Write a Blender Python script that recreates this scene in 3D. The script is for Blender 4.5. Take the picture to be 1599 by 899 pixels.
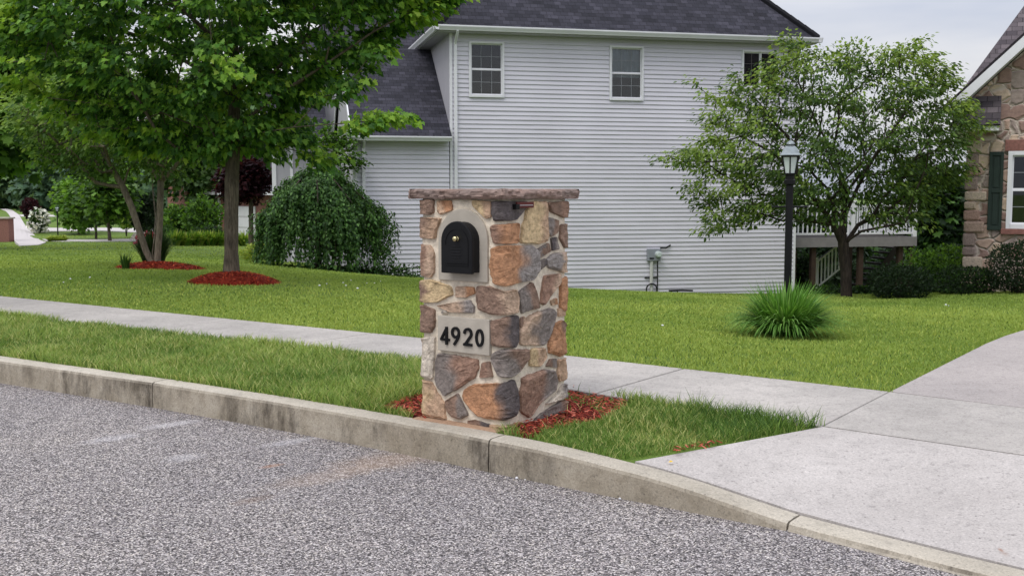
import bpy, math, random
import numpy as np
from mathutils import Vector, noise
random.seed(7); RNG = np.random.default_rng(7)
for _o in list(bpy.data.objects): bpy.data.objects.remove(_o)
SC = bpy.context.scene
# ------------------------------------------------------------------ camera
F_PX, CXP, CYP, HORIZON = 1700.0, 799.5, 449.5, 300.0
EYE = 1.53
PITCH = math.atan((CYP - HORIZON) / F_PX)
cam_data = bpy.data.cameras.new('camera'); cam = bpy.data.objects.new('camera', cam_data)
SC.collection.objects.link(cam); SC.camera = cam
cam.location = (0, 0, EYE); cam.rotation_euler = (math.pi/2 - PITCH, 0, 0)
cam_data.sensor_width = 36; cam_data.lens = 36 * F_PX / 1599
cam_data.clip_start = 0.05; cam_data.clip_end = 3000
# ------------------------------------------------------------------ sky, sun, exposure (bright overcast)
SUN_EL, SUN_AZ = math.radians(58), math.radians(215)      # azimuth clockwise from +Y: behind the camera, to the left
w = bpy.data.worlds.new('World'); SC.world = w; w.use_nodes = True
nt = w.node_tree; nt.nodes.clear()
def wn(t, **k):
    n = nt.nodes.new(t)
    for a, b in k.items(): setattr(n, a, b)
    return n
wout = wn('ShaderNodeOutputWorld'); bg = wn('ShaderNodeBackground'); bg2 = wn('ShaderNodeBackground'); addw = wn('ShaderNodeAddShader')
sky = wn('ShaderNodeTexSky'); sky.sky_type = 'NISHITA'; sky.sun_disc = False
sky.sun_elevation = SUN_EL; sky.sun_rotation = SUN_AZ; sky.dust_density = 3.0
tc = wn('ShaderNodeTexCoord'); sep = wn('ShaderNodeSeparateXYZ'); nt.links.new(tc.outputs['Generated'], sep.inputs[0])
mr = wn('ShaderNodeMapRange'); mr.inputs['From Min'].default_value = 0.0; mr.inputs['From Max'].default_value = 1.0
mr.inputs['To Min'].default_value = 0.50; mr.inputs['To Max'].default_value = 1.5
nt.links.new(sep.outputs['Z'], mr.inputs['Value'])
mp = wn('ShaderNodeMapping'); mp.inputs['Scale'].default_value = (1.2, 1.2, 6.0); nt.links.new(tc.outputs['Generated'], mp.inputs[0])
nz = wn('ShaderNodeTexNoise'); nz.inputs['Scale'].default_value = 1.6; nz.inputs['Detail'].default_value = 5; nt.links.new(mp.outputs[0], nz.inputs['Vector'])
cr = wn('ShaderNodeValToRGB'); cr.color_ramp.elements[0].position = .36; cr.color_ramp.elements[1].position = .62
cr.color_ramp.elements[0].color = (.64, .70, .86, 1); cr.color_ramp.elements[1].color = (1.08, 1.07, 1.09, 1)
nt.links.new(nz.outputs['Fac'], cr.inputs[0]); nt.links.new(cr.outputs[0], bg.inputs['Color']); nt.links.new(mr.outputs[0], bg.inputs['Strength'])
nt.links.new(sky.outputs[0], bg2.inputs['Color']); bg2.inputs['Strength'].default_value = 0.012
nt.links.new(bg.outputs[0], addw.inputs[0]); nt.links.new(bg2.outputs[0], addw.inputs[1]); nt.links.new(addw.outputs[0], wout.inputs[0])
sd = bpy.data.lights.new('sun', 'SUN'); sun = bpy.data.objects.new('sun', sd); SC.collection.objects.link(sun)
sd.energy = 1.1; sd.angle = math.radians(24); sd.color = (1, .96, .9)
sdir = Vector((math.sin(SUN_AZ)*math.cos(SUN_EL), math.cos(SUN_AZ)*math.cos(SUN_EL), math.sin(SUN_EL)))
sun.rotation_euler = sdir.to_track_quat('Z', 'Y').to_euler(); sun.location = (0, 0, 30)
SC.view_settings.view_transform = 'Standard'; SC.view_settings.look = 'None'
SC.view_settings.exposure = 0.25; SC.view_settings.gamma = 1.0; SC.view_settings.use_curve_mapping = False
# ------------------------------------------------------------------ geometry of the view: places measured in the photo
def ray(px, py):
    u = (px - CXP)/F_PX; v = (CYP - py)/F_PX
    return np.array([u, math.cos(PITCH) + v*math.sin(PITCH), -math.sin(PITCH) + v*math.cos(PITCH)])
def P(px, py, Y):
    d = ray(px, py); return np.array([0, 0, EYE]) + d*(Y/d[1])
def G(px, py, z=0.0):
    d = ray(px, py); return np.array([0, 0, EYE]) + d*((z-EYE)/d[2])
def plane_hit(px, py, o, n):
    d = ray(px, py); e = np.array([0, 0, EYE]); return e + d*(np.dot(np.array(o)-e, n)/np.dot(d, n))
def srgb(r, g, b, k=1.0):
    f = lambda c: (c/255/12.92 if c <= 10 else ((c/255+.055)/1.055)**2.4)
    return (f(r)*k, f(g)*k, f(b)*k)
# ------------------------------------------------------------------ materials
class MT:
    def __init__(s, name):
        s.m = bpy.data.materials.new(name); s.m.use_nodes = True; s.t = s.m.node_tree
        s.b = s.t.nodes['Principled BSDF']; s.b.inputs['Roughness'].default_value = .8
        s.b.inputs['Specular IOR Level'].default_value = .3
    def n(s, t, **k):
        x = s.t.nodes.new(t)
        for a, b in k.items():
            if a in x.inputs.keys() if hasattr(x.inputs, 'keys') else False: x.inputs[a].default_value = b
            else: setattr(x, a, b)
        return x
    def l(s, a, b): s.t.links.new(a, b); return s
    def co(s, kind='Object', scale=(1, 1, 1)):
        t = s.n('ShaderNodeTexCoord'); m = s.n('ShaderNodeMapping'); m.inputs['Scale'].default_value = scale
        s.l(t.outputs[kind], m.inputs[0]); return m.outputs[0]
    def noise(s, vec, sc, detail=4, rough=.55):
        n = s.n('ShaderNodeTexNoise'); s.l(vec, n.inputs['Vector'])
        n.inputs['Scale'].default_value = sc; n.inputs['Detail'].default_value = detail; n.inputs['Roughness'].default_value = rough
        return n.outputs['Fac']
    def ramp(s, fac, stops, interp='LINEAR'):
        r = s.n('ShaderNodeValToRGB'); r.color_ramp.interpolation = interp
        while len(r.color_ramp.elements) < len(stops): r.color_ramp.elements.new(.5)
        for e, (p, c) in zip(r.color_ramp.elements, stops):
            e.position = p; e.color = (*(c if hasattr(c, '__len__') else (c, c, c)), 1)
        s.l(fac, r.inputs[0]); return r.outputs[0]
    def mix(s, fac, a, b, mode='MIX'):
        x = s.n('ShaderNodeMix'); x.data_type = 'RGBA'; x.blend_type = mode
        for i, v in ((0, fac), (6, a), (7, b)):
            if isinstance(v, (int, float)): x.inputs[i].default_value = v if i == 0 else (v, v, v, 1)
            elif isinstance(v, tuple): x.inputs[i].default_value = (*v, 1)
            else: s.l(v, x.inputs[i])
        return x.outputs[2]
    def color(s, c):
        if isinstance(c, tuple): s.b.inputs['Base Color'].default_value = (*c, 1)
        else: s.l(c, s.b.inputs['Base Color'])
        return s
    def bump(s, h, dist=.01, strength=1.0):
        b = s.n('ShaderNodeBump'); b.inputs['Distance'].default_value = dist; b.inputs['Strength'].default_value = strength
        s.l(h, b.inputs['Height']); s.l(b.outputs[0], s.b.inputs['Normal']); return s
    def attr(s, name='Col'):
        a = s.n('ShaderNodeAttribute'); a.attribute_name = name; return a.outputs['Color']
    def rough(s, v): s.b.inputs['Roughness'].default_value = v; return s
    def spec(s, v): s.b.inputs['Specular IOR Level'].default_value = v; return s
def plain(name, c, rough=.6, metal=0, nsc=6, var=.12, spec=.3, bump=0):
    m = MT(name); f = m.noise(m.co(), nsc, 5)
    m.color(m.mix(m.ramp(f, [(.3, 0), (.7, 1)]), tuple(x*(1-var) for x in c), tuple(min(1, x*(1+var)) for x in c)))
    m.rough(rough).spec(spec); m.b.inputs['Metallic'].default_value = metal
    if bump: m.bump(m.noise(m.co(), 60, 3), bump)
    return m.m
# --- road surface: pale coarse chippings
def mat_asphalt():
    m = MT('asphalt'); c = m.co()
    v = m.n('ShaderNodeTexVoronoi'); m.l(c, v.inputs['Vector']); v.inputs['Scale'].default_value = 140; v.inputs['Randomness'].default_value = 1
    sp = m.n('ShaderNodeSeparateColor'); m.l(v.outputs['Color'], sp.inputs[0])
    chips = m.ramp(sp.outputs[0], [(0, srgb(56, 54, 57)), (.28, srgb(106, 103, 105)), (.55, srgb(152, 148, 150)), (.82, srgb(196, 192, 193)), (1, srgb(245, 241, 239))])
    tint = m.ramp(sp.outputs[1], [(0, srgb(244, 234, 230)), (.5, srgb(245, 243, 240)), (1, srgb(255, 248, 234))])
    base = m.mix(1.0, chips, tint, 'MULTIPLY')
    gap = m.ramp(v.outputs['Distance'], [(.0, 1.05), (.45, 1.0), (.85, .35)]); base = m.mix(1.0, base, gap, 'MULTIPLY')
    v2 = m.noise(c, 0.55, 5, .6); base = m.mix(m.ramp(v2, [(.35, 0), (.65, 1)]), m.mix(1.0, base, srgb(234, 235, 240), 'MULTIPLY'), base)
    sep = m.n('ShaderNodeSeparateXYZ'); m.l(c, sep.inputs[0])
    # tan silt patch near the kerb, broken up by noise
    def blob(x, y, rx, ry, seed, rot=42):
        mm = m.n('ShaderNodeMapping'); mm.vector_type = 'TEXTURE'; mm.inputs['Location'].default_value = (x, y, 0); mm.inputs['Rotation'].default_value = (0, 0, math.radians(rot)); mm.inputs['Scale'].default_value = (rx, ry, 1)
        m.l(c, mm.inputs[0]); le = m.n('ShaderNodeVectorMath'); le.operation = 'LENGTH'; m.l(mm.outputs[0], le.inputs[0])
        nn = m.noise(c, seed*2, 9, .82); ad = m.n('ShaderNodeMath'); ad.operation = 'ADD'; m.l(le.outputs['Value'], ad.inputs[0])
        mu = m.n('ShaderNodeMath'); mu.operation = 'MULTIPLY'; mu.inputs[1].default_value = 1.7; m.l(nn, mu.inputs[0]); m.l(mu.outputs[0], ad.inputs[1])
        hv = m.n('ShaderNodeMath'); hv.operation = 'MULTIPLY'; hv.inputs[1].default_value = .5; m.l(ad.outputs[0], hv.inputs[0]); return m.ramp(hv.outputs[0], [(.60, 1), (.90, 0)])
    for (px, py, rx, ry, col, amt) in ((610, 718, .5, .26, srgb(176, 148, 120), .5), (500, 745, .45, .16, srgb(172, 150, 130), .4), (395, 780, .16, .07, srgb(104, 80, 62), .6), (425, 727, .10, .04, srgb(176, 124, 84), .6),
                                      (270, 662, .26, .10, srgb(236, 233, 236), .38), (450, 690, .26, .09, srgb(230, 228, 232), .35), (285, 714, .16, .12, srgb(226, 224, 228), .3), (170, 685, .24, .11, srgb(226, 224, 230), .35)):
        g = G(px, py, 0); f = blob(g[0], g[1], rx, ry, 2.6)
        mm = m.n('ShaderNodeMath'); mm.operation = 'MULTIPLY'; mm.inputs[1].default_value = amt; sp2 = m.n('ShaderNodeSeparateColor'); m.l(f, sp2.inputs[0]); m.l(sp2.outputs[0], mm.inputs[0])
        base = m.mix(mm.outputs[0], base, m.mix(.55, base, col))
    m.color(base); m.bump(v.outputs['Distance'], .006, .7); m.rough(.9); return m.m
def mat_concrete(name, c1, c2, stain=0, grime=.35, speck=(95, 260), spot=None):
    m = MT(name); c = m.co()
    big = m.noise(c, 1.1, 6, .65); mid = m.noise(c, 7, 6, .7); fine = m.noise(c, speck[0], 4, .7)
    col = m.mix(m.ramp(big, [(.34, 0), (.66, 1)]), c1, c2)
    col = m.mix(m.ramp(mid, [(.5, 0), (.75, grime)]), col, tuple(x*.55 for x in c1)); sk = m.noise(m.co(scale=(1, 1, 1)), 32, 5, .75); col = m.mix(m.ramp(sk, [(.55, 0), (.68, .75)]), col, tuple(x*.5 for x in c1))
    col = m.mix(1.0, col, m.ramp(fine, [(.28, .45), (.42, .9), (.58, 1.02), (.74, 1.38)]), 'MULTIPLY')
    v = m.n('ShaderNodeTexVoronoi'); m.l(c, v.inputs['Vector']); v.inputs['Scale'].default_value = 26
    sp = m.n('ShaderNodeSeparateColor'); m.l(v.outputs['Color'], sp.inputs[0])
    pit = m.mix(1.0, m.ramp(v.outputs['Distance'], [(.08, 1), (.16, 0)]), m.ramp(sp.outputs[0], [(.86, 0), (.88, 1)]), 'MULTIPLY')
    col = m.mix(pit, col, tuple(x*.35 for x in c1))
    if stain:   # weathering runs on the vertical kerb face (soot-dark patches above, running down)
        c3 = m.co(scale=(1, 1, .38)); s1 = m.noise(c3, 4.2, 7, .75); s2 = m.noise(c, 0.8, 3)
        gm = m.n('ShaderNodeNewGeometry'); sn = m.n('ShaderNodeSeparateXYZ'); m.l(gm.outputs['Normal'], sn.inputs[0])
        vert = m.ramp(sn.outputs['Z'], [(.25, 1), (.75, 0)])
        f = m.mix(1.0, m.ramp(s1, [(.46, 0), (.64, 1)]), m.ramp(s2, [(.42, .08), (.60, 1)]), 'MULTIPLY')
        f = m.mix(1.0, f, vert, 'MULTIPLY'); f2 = m.n('ShaderNodeMath'); f2.operation = 'MULTIPLY'; f2.inputs[1].default_value = stain
        sp3 = m.n('ShaderNodeSeparateColor'); m.l(f, sp3.inputs[0]); m.l(sp3.outputs[0], f2.inputs[0])
        col = m.mix(f2.outputs[0], col, srgb(64, 57, 50))
        vm = m.mix(1.0, vert, m.ramp(mid, [(.3, .25), (.6, .6)]), 'MULTIPLY'); col = m.mix(vm, col, m.mix(1.0, col, srgb(205, 196, 180), 'MULTIPLY'))
    if spot is not None:    # a small rust bleed on the slab
        for dy, r, amt in ((0, .016, .8), (-.03, .028, .3)):
            mm = m.n('ShaderNodeMapping'); mm.vector_type = 'TEXTURE'; mm.inputs['Location'].default_value = (spot[0]-.01, spot[1]+dy, 0); mm.inputs['Scale'].default_value = (r*.7, r*1.5, 1000); m.l(c, mm.inputs[0])
            le = m.n('ShaderNodeVectorMath'); le.operation = 'LENGTH'; m.l(mm.outputs[0], le.inputs[0]); f = m.mix(1.0, m.ramp(le.outputs['Value'], [(.3, 1), (1.0, 0)]), m.ramp(mid, [(.3, .4), (.6, 1)]), 'MULTIPLY')
            q = m.n('ShaderNodeMath'); q.operation = 'MULTIPLY'; q.inputs[1].default_value = amt; sq = m.n('ShaderNodeSeparateColor'); m.l(f, sq.inputs[0]); m.l(sq.outputs[0], q.inputs[0]); col = m.mix(q.outputs[0], col, srgb(132, 84, 50))
    m.color(col); m.bump(fine, .004, .6); m.rough(.88); return m.m
def mat_attr(name, rough=.85, spec=.25, bumpsc=45, bump=.004, mott=.25, msc=14):
    m = MT(name); c = m.co(); f = m.noise(c, msc, 6, .7)
    m.color(m.mix(1.0, m.attr(), m.ramp(f, [(.25, 1-mott), (.5, 1), (.78, 1+mott)]), 'MULTIPLY'))
    if bump: m.bump(m.noise(c, bumpsc, 5, .7), bump)
    return m.rough(rough).spec(spec).m
def mat_leaf(name, trans=.35, rough=.5, gloss=.25):
    m = MT(name); a = m.attr(); m.color(a); m.rough(rough).spec(gloss)
    tr = m.n('ShaderNodeBsdfTranslucent'); mx = m.n('ShaderNodeMixShader'); mx.inputs[0].default_value = trans
    m.l(m.mix(1.0, a, (1.2, 1.15, .7), 'MULTIPLY'), tr.inputs['Color'])
    out = m.t.nodes['Material Output']; m.l(m.b.outputs[0], mx.inputs[1]); m.l(tr.outputs[0], mx.inputs[2]); m.l(mx.outputs[0], out.inputs[0]); return m.m
def mat_bark(name, c1, c2):
    m = MT(name); c = m.co(scale=(1, 1, .18)); f = m.noise(c, 38, 6, .7); g = m.noise(m.co(), 5, 4)
    m.color(m.mix(1.0, m.mix(m.ramp(f, [(.35, 0), (.65, 1)]), c1, c2), m.ramp(g, [(.3, .7), (.7, 1.2)]), 'MULTIPLY')); m.bump(f, .015); return m.rough(.9).m
def mat_shingle(name, c1, c2):
    m = MT(name); u = m.co('UV'); b = m.n('ShaderNodeTexBrick'); m.l(u, b.inputs['Vector']); b.offset = .5; b.squash = 1
    b.inputs['Scale'].default_value = 1; b.inputs['Brick Width'].default_value = .19; b.inputs['Row Height'].default_value = .145; b.inputs['Mortar Size'].default_value = .004
    b.inputs['Color1'].default_value = (*c1, 1); b.inputs['Color2'].default_value = (*c2, 1); b.inputs['Mortar'].default_value = (*[x*.35 for x in c1], 1); b.inputs['Bias'].default_value = -.1
    b2 = m.n('ShaderNodeTexBrick'); m.l(u, b2.inputs['Vector']); b2.offset = .37
    b2.inputs['Scale'].default_value = 1; b2.inputs['Brick Width'].default_value = .43; b2.inputs['Row Height'].default_value = .145; b2.inputs['Mortar Size'].default_value = 0
    b2.inputs['Color1'].default_value = (.72, .72, .74, 1); b2.inputs['Color2'].default_value = (1.25, 1.24, 1.27, 1); b2.inputs['Mortar'].default_value = (.5, .5, .5, 1)
    col = m.mix(1.0, b.outputs['Color'], b2.outputs['Color'], 'MULTIPLY')
    col = m.mix(1.0, col, m.ramp(m.noise(u, 60, 3), [(.3, .8), (.7, 1.2)]), 'MULTIPLY'); col = m.mix(1.0, col, m.ramp(m.noise(u, .7, 4), [(.3, .85), (.7, 1.12)]), 'MULTIPLY')
    m.color(col); m.bump(b.outputs['Fac'], -.012); return m.rough(.9).m
def mat_fieldstone(name):
    m = MT(name); u = m.co('UV', (1, 1.35, 1)); wn_ = m.n('ShaderNodeTexNoise'); m.l(u, wn_.inputs['Vector']); wn_.inputs['Scale'].default_value = 5
    add = m.n('ShaderNodeVectorMath'); add.operation = 'MULTIPLY_ADD'; m.l(wn_.outputs['Color'], add.inputs[0]); add.inputs[1].default_value = (.12, .12, 0); m.l(u, add.inputs[2])
    v = m.n('ShaderNodeTexVoronoi'); v.feature = 'F1'; m.l(add.outputs[0], v.inputs['Vector']); v.inputs['Scale'].default_value = 3.4
    e = m.n('ShaderNodeTexVoronoi'); e.feature = 'DISTANCE_TO_EDGE'; m.l(add.outputs[0], e.inputs['Vector']); e.inputs['Scale'].default_value = 3.4
    sp = m.n('ShaderNodeSeparateColor'); m.l(v.outputs['Color'], sp.inputs[0])
    col = m.ramp(sp.outputs[0], [(0, srgb(150, 124, 114)), (.3, srgb(182, 156, 140)), (.55, srgb(160, 144, 136)), (.8, srgb(200, 178, 156)), (1, srgb(136, 120, 116))], 'CONSTANT')
    col = m.mix(1.0, col, m.ramp(m.noise(u, 9, 5, .7), [(.3, .7), (.7, 1.2)]), 'MULTIPLY')
    edge = m.ramp(e.outputs['Distance'], [(.03, 0), (.07, 1)]); col = m.mix(edge, srgb(188, 174, 162), col)
    m.color(col); m.bump(m.ramp(e.outputs['Distance'], [(.0, 0), (.14, 1)]), .035); return m.rough(.9).m
def mat_glass():
    m = MT('window_glass'); tr = m.n('ShaderNodeBsdfTransparent'); gl = m.n('ShaderNodeBsdfGlossy'); gl.inputs['Roughness'].default_value = .02; tr.inputs[0].default_value = (.8, .83, .84, 1)
    fr = m.n('ShaderNodeFresnel'); fr.inputs[0].default_value = 1.6; mx = m.n('ShaderNodeMixShader'); m.l(fr.outputs[0], mx.inputs[0]); m.l(tr.outputs[0], mx.inputs[1]); m.l(gl.outputs[0], mx.inputs[2])
    m.l(mx.outputs[0], m.t.nodes['Material Output'].inputs[0]); return m.m
def mat_ground():
    m = MT('turf_soil'); c = m.co(); a = m.noise(c, .22, 5, .6); b = m.noise(c, 3, 6, .7); f = m.noise(c, 60, 3, .7)
    col = m.mix(m.ramp(a, [(.35, 0), (.65, 1)]), srgb(84, 108, 40), srgb(104, 128, 48)); col = m.mix(m.ramp(b, [(.4, 0), (.75, .5)]), col, srgb(98, 118, 48))
    m.color(m.mix(1.0, col, m.ramp(f, [(.3, .6), (.7, 1.3)]), 'MULTIPLY')); m.bump(f, .02); return m.rough(.95).m
M = dict(
 asphalt=mat_asphalt(),
 curb=mat_concrete('curb_concrete', srgb(192, 184, 170), srgb(168, 160, 146), stain=.85, grime=.6),
 walk=mat_concrete('walk_concrete', srgb(184, 178, 172), srgb(160, 155, 150), grime=.6),
 drive=mat_concrete('driveway_concrete', srgb(188, 182, 178), srgb(172, 166, 162), grime=.45, spot=tuple(G(1567, 843, .09)[:2])),
 drive2=mat_concrete('old_driveway_concrete', srgb(174, 166, 162), srgb(158, 151, 148), grime=.4),
 farwalk=plain('pale_concrete', srgb(190, 184, 182), .9, var=.06),
 ground=mat_ground(), stone=mat_attr('fieldstone_face', bumpsc=55, bump=.018, mott=.5, msc=34), mortar=plain('mortar', srgb(216, 204, 186), .95, nsc=30, var=.2, bump=.006),
 cap=mat_attr('bluestone_cap', bumpsc=30, bump=.01, mott=.35, msc=26), cast=plain('cast_stone', srgb(176, 168, 156), .9, nsc=12, var=.08, bump=.002),
 black=plain('black_paint', (.006, .006, .0075), .5, nsc=8, var=.3, spec=.22), blackm=plain('black_iron', (.006, .006, .007), .55, nsc=8, var=.3, spec=.2), footing=mat_concrete('footing_mortar', srgb(178, 148, 122), srgb(160, 128, 104), grime=.6), knob=plain('brass_knob', srgb(210, 196, 150), .25, metal=1, var=.05),
 redmetal=plain('dark_red_paint', srgb(86, 30, 28), .5, var=.2), vinyl=plain('grey_vinyl', srgb(208, 206, 215), .5, nsc=.7, var=.06), vinyl_side=plain('shaded_grey_siding', srgb(168, 166, 172), .8, nsc=2, var=.04),  # vinyl_side: darker copy of the siding grey, side wall shade painted in
 white=plain('white_trim', srgb(222, 222, 226), .5, nsc=3, var=.04), offwhite=plain('aged_white_paint', srgb(196, 196, 196), .6, nsc=3, var=.08), soffit=plain('soffit_panel', srgb(170, 168, 172), .7, var=.04),
 shingle=mat_shingle('charcoal_shingle', srgb(43, 43, 51), srgb(63, 62, 71)), shingle2=mat_shingle('brown_grey_shingle', srgb(78, 72, 76), srgb(108, 100, 102)),
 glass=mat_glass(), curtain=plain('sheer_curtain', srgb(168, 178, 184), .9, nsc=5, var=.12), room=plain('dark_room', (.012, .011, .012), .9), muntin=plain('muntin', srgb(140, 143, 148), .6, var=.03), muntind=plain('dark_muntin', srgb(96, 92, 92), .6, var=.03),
 fieldwall=mat_fieldstone('fieldstone_wall'), brick=plain('red_brick', srgb(134, 94, 86), .9, nsc=20, var=.25), shutter=plain('green_shutter', srgb(38, 52, 46), .6, var=.1),
 leaf=mat_leaf('leaf', .45), needle=mat_leaf('needle', .12, .7, .15), grass=mat_leaf('grass_blade', .3, .6, .2), flower=mat_leaf('petal', .25, .7),
 bark=mat_bark('grey_bark', srgb(64, 57, 49), srgb(112, 102, 88)), bark_dark=mat_bark('dark_bark', srgb(40, 34, 30), srgb(74, 64, 56)), bark_pale=mat_bark('pale_bark', srgb(92, 84, 72), srgb(140, 130, 114)),
 mulch=mat_attr('dyed_mulch', rough=.9, spec=.15, bump=0, mott=.2), deckgrey=plain('deck_fascia', srgb(128, 124, 124), .8, var=.08), deckpost=plain('stained_post', srgb(62, 48, 40), .85, var=.2), darkwood=plain('shaded_timber', srgb(48, 42, 38), .9, var=.2),
 lampmetal=plain('verdigris_metal', srgb(140, 148, 150), .38, metal=.6, nsc=20, var=.18), lampglass=plain('frosted_glass', srgb(196, 206, 204), .25, var=.08, spec=.5), metergrey=plain('meter_grey', srgb(138, 142, 150), .5, var=.05), pvc=plain('pvc_conduit', srgb(196, 196, 192), .5, var=.04),
 bed=plain('bed_soil', srgb(58, 48, 36), .95, nsc=8, var=.3, bump=.02))
# ------------------------------------------------------------------ object helpers
def tag(o, label=None, cat=None, group=None, kind=None):
    for k, v in (('label', label), ('category', cat), ('group', group), ('kind', kind)):
        if v: o[k] = v
    return o
def link(o, parent=None):
    SC.collection.objects.link(o)
    if parent is not None: o.parent = parent; o.matrix_parent_inverse = parent.matrix_basis.inverted()
    return o
def thing(name, loc, label, cat, group=None, rz=0):
    o = bpy.data.objects.new(name, None); o.empty_display_size = .2; o.location = tuple(float(x) for x in loc); o.rotation_euler.z = rz
    SC.collection.objects.link(o); return tag(o, label, cat, group)
def np_mesh(name, V, corner, sizes, mat, parent=None, col=None, smooth=False, uv=None):
    me = bpy.data.meshes.new(name); V = np.asarray(V, dtype=np.float32); corner = np.asarray(corner, dtype=np.int32); sizes = np.asarray(sizes, dtype=np.int32)
    me.vertices.add(len(V)); me.vertices.foreach_set('co', V.ravel())
    me.loops.add(len(corner)); me.loops.foreach_set('vertex_index', corner)
    me.polygons.add(len(sizes)); st = np.zeros(len(sizes), dtype=np.int32); st[1:] = np.cumsum(sizes)[:-1]
    me.polygons.foreach_set('loop_start', st); me.polygons.foreach_set('loop_total', sizes)
    me.polygons.foreach_set('use_smooth', np.full(len(sizes), bool(smooth)))
    if col is not None:
        a = me.color_attributes.new('Col', 'FLOAT_COLOR', 'POINT'); c4 = np.ones((len(V), 4), dtype=np.float32); c4[:, :3] = col; a.data.foreach_set('color', c4.ravel())
    if uv is not None:
        l = me.uv_layers.new(name='UVMap'); l.data.foreach_set('uv', np.asarray(uv, dtype=np.float32).ravel())
    me.update(); me.validate(); me.materials.append(mat)
    o = bpy.data.objects.new(name, me); return link(o, parent)
class MB:
    """collects boxes, tubes, quads; build() links them as one mesh object"""
    def __init__(s): s.v = []; s.c = []; s.f = []; s.uv = []; s.col = []
    def add(s, vs, fs, uvs=None, col=None):
        b = len(s.v); s.v += [tuple(map(float, v)) for v in vs]; s.col += [col or (1, 1, 1)]*len(vs)
        for i, f in enumerate(fs):
            s.f.append([b+k for k in f]); s.uv += (uvs[i] if uvs else [(0, 0)]*len(f))
        return s
    def obox(s, o, ax, ay, az):
        """box from corner o spanned by vectors"""
        o, ax, ay, az = map(np.array, (o, ax, ay, az))
        v = [o, o+ax, o+ax+ay, o+ay, o+az, o+ax+az, o+ax+ay+az, o+ay+az]
        fs = [(0, 3, 2, 1), (4, 5, 6, 7), (0, 1, 5, 4), (1, 2, 6, 5), (2, 3, 7, 6), (3, 0, 4, 7)]
        L = [np.linalg.norm(a) for a in (ax, ay, az)]
        q = lambda a, b: [(0, 0), (a, 0), (a, b), (0, b)]
        return s.add(v, fs, [q(L[1], L[0]), q(L[0], L[1]), q(L[0], L[2]), q(L[1], L[2]), q(L[0], L[2]), q(L[1], L[2])])
    def tube(s, pts, rad, n=8, cap=True, col=None):
        pts = [np.array(p, dtype=float) for p in pts]; rad = rad if hasattr(rad, '__len__') else [rad]*len(pts); rings = []
        prev = None
        for i, p in enumerate(pts):
            d = pts[min(i+1, len(pts)-1)] - pts[max(i-1, 0)]; d /= (np.linalg.norm(d)+1e-9)
            a = np.array([1., 0, 0]) if abs(d[0]) < .8 else np.array([0, 1., 0])
            if prev is not None: a = prev
            x = a - d*np.dot(a, d); x /= (np.linalg.norm(x)+1e-9); y = np.cross(d, x); prev = x
            rings.append([p + rad[i]*(x*math.cos(t*2*math.pi/n)+y*math.sin(t*2*math.pi/n)) for t in range(n)])
        vs = [v for r in rings for v in r]; fs = []
        for i in range(len(rings)-1):
            for k in range(n): fs.append((i*n+k, i*n+(k+1) % n, (i+1)*n+(k+1) % n, (i+1)*n+k))
        if cap: fs.append(tuple(range(n-1, -1, -1))); fs.append(tuple((len(rings)-1)*n+k for k in range(n)))
        return s.add(vs, fs, None, col)
    def lathe(s, o, prof, n=20, ang=0):
        """prof: (radius, z) from o"""
        vs = [(o[0]+r*math.cos(ang+k*2*math.pi/n), o[1]+r*math.sin(ang+k*2*math.pi/n), o[2]+z) for r, z in prof for k in range(n)]
        fs = [(i*n+k, i*n+(k+1) % n, (i+1)*n+(k+1) % n, (i+1)*n+k) for i in range(len(prof)-1) for k in range(n)]
        fs += [tuple(range(n-1, -1, -1)), tuple((len(prof)-1)*n+k for k in range(n))]; return s.add(vs, fs)
    def build(s, name, mat, parent=None, smooth=False, bevel=0):
        o = np_mesh(name, s.v, [i for f in s.f for i in f], [len(f) for f in s.f], mat, parent, np.array(s.col), smooth, s.uv)
        if bevel: b = o.modifiers.new('bevel', 'BEVEL'); b.width = bevel; b.segments = 2; b.limit_method = 'ANGLE'
        return o
# ------------------------------------------------------------------ street frame: e1 up the street (left), e2 away from the road
C0 = G(785, 668, .19)[:2]; E1 = np.array([-.804, .595]); E1 /= np.linalg.norm(E1); E2 = np.array([-E1[1]*-1, -E1[0]*1]); E2 = np.array([E1[1], -E1[0]])
def st(p): q = np.array(p)[..., :2] - C0; return q @ E1, q @ E2
def xy(s, t): return C0 + np.multiply.outer(s, E1) + np.multiply.outer(t, E2)
def line_fn(pix, z):
    q = sorted([st(G(a, b, z)) for a, b in pix]); s = np.array([a[0] for a in q]); t = np.array([a[1] for a in q])
    def f(x):
        x = np.asarray(x, dtype=float); r = np.interp(x, s, t); l = (t[1]-t[0])/(s[1]-s[0]); k = (t[-1]-t[-2])/(s[-1]-s[-2])
        return np.where(x < s[0], t[0]+(x-s[0])*l, np.where(x > s[-1], t[-1]+(x-s[-1])*k, r))
    return f
curb_t = line_fn([(0, 598), (237, 636), (450, 674), (660, 715), (780, 741), (1007, 786), (1228, 829), (1420, 878)], 0.0)
SWZ = .205
swf_t = line_fn([(0, 492), (655, 562), (882, 607), (1285, 665)], SWZ)
swb_t = line_fn([(0, 462), (655, 527), (888, 555), (1390, 611)], SWZ)
def s_at(px, py, z=0.0): return float(st(G(px, py, z))[0])
S_J = [s_at(237, 636), s_at(762, 737), s_at(1228, 829)]        # joints of the kerb
_hs = np.array([s_at(1500, 899), S_J[2]-.02, s_at(1150, 814), s_at(1080, 800), s_at(1007, 786), s_at(900, 765), s_at(800, 745), 60]); _hz = np.array([.03, .034, .072, .108, .137, .165, .182, .184])
def curb_h(s): return np.interp(s, _hs, _hz)
CW = .165
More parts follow.
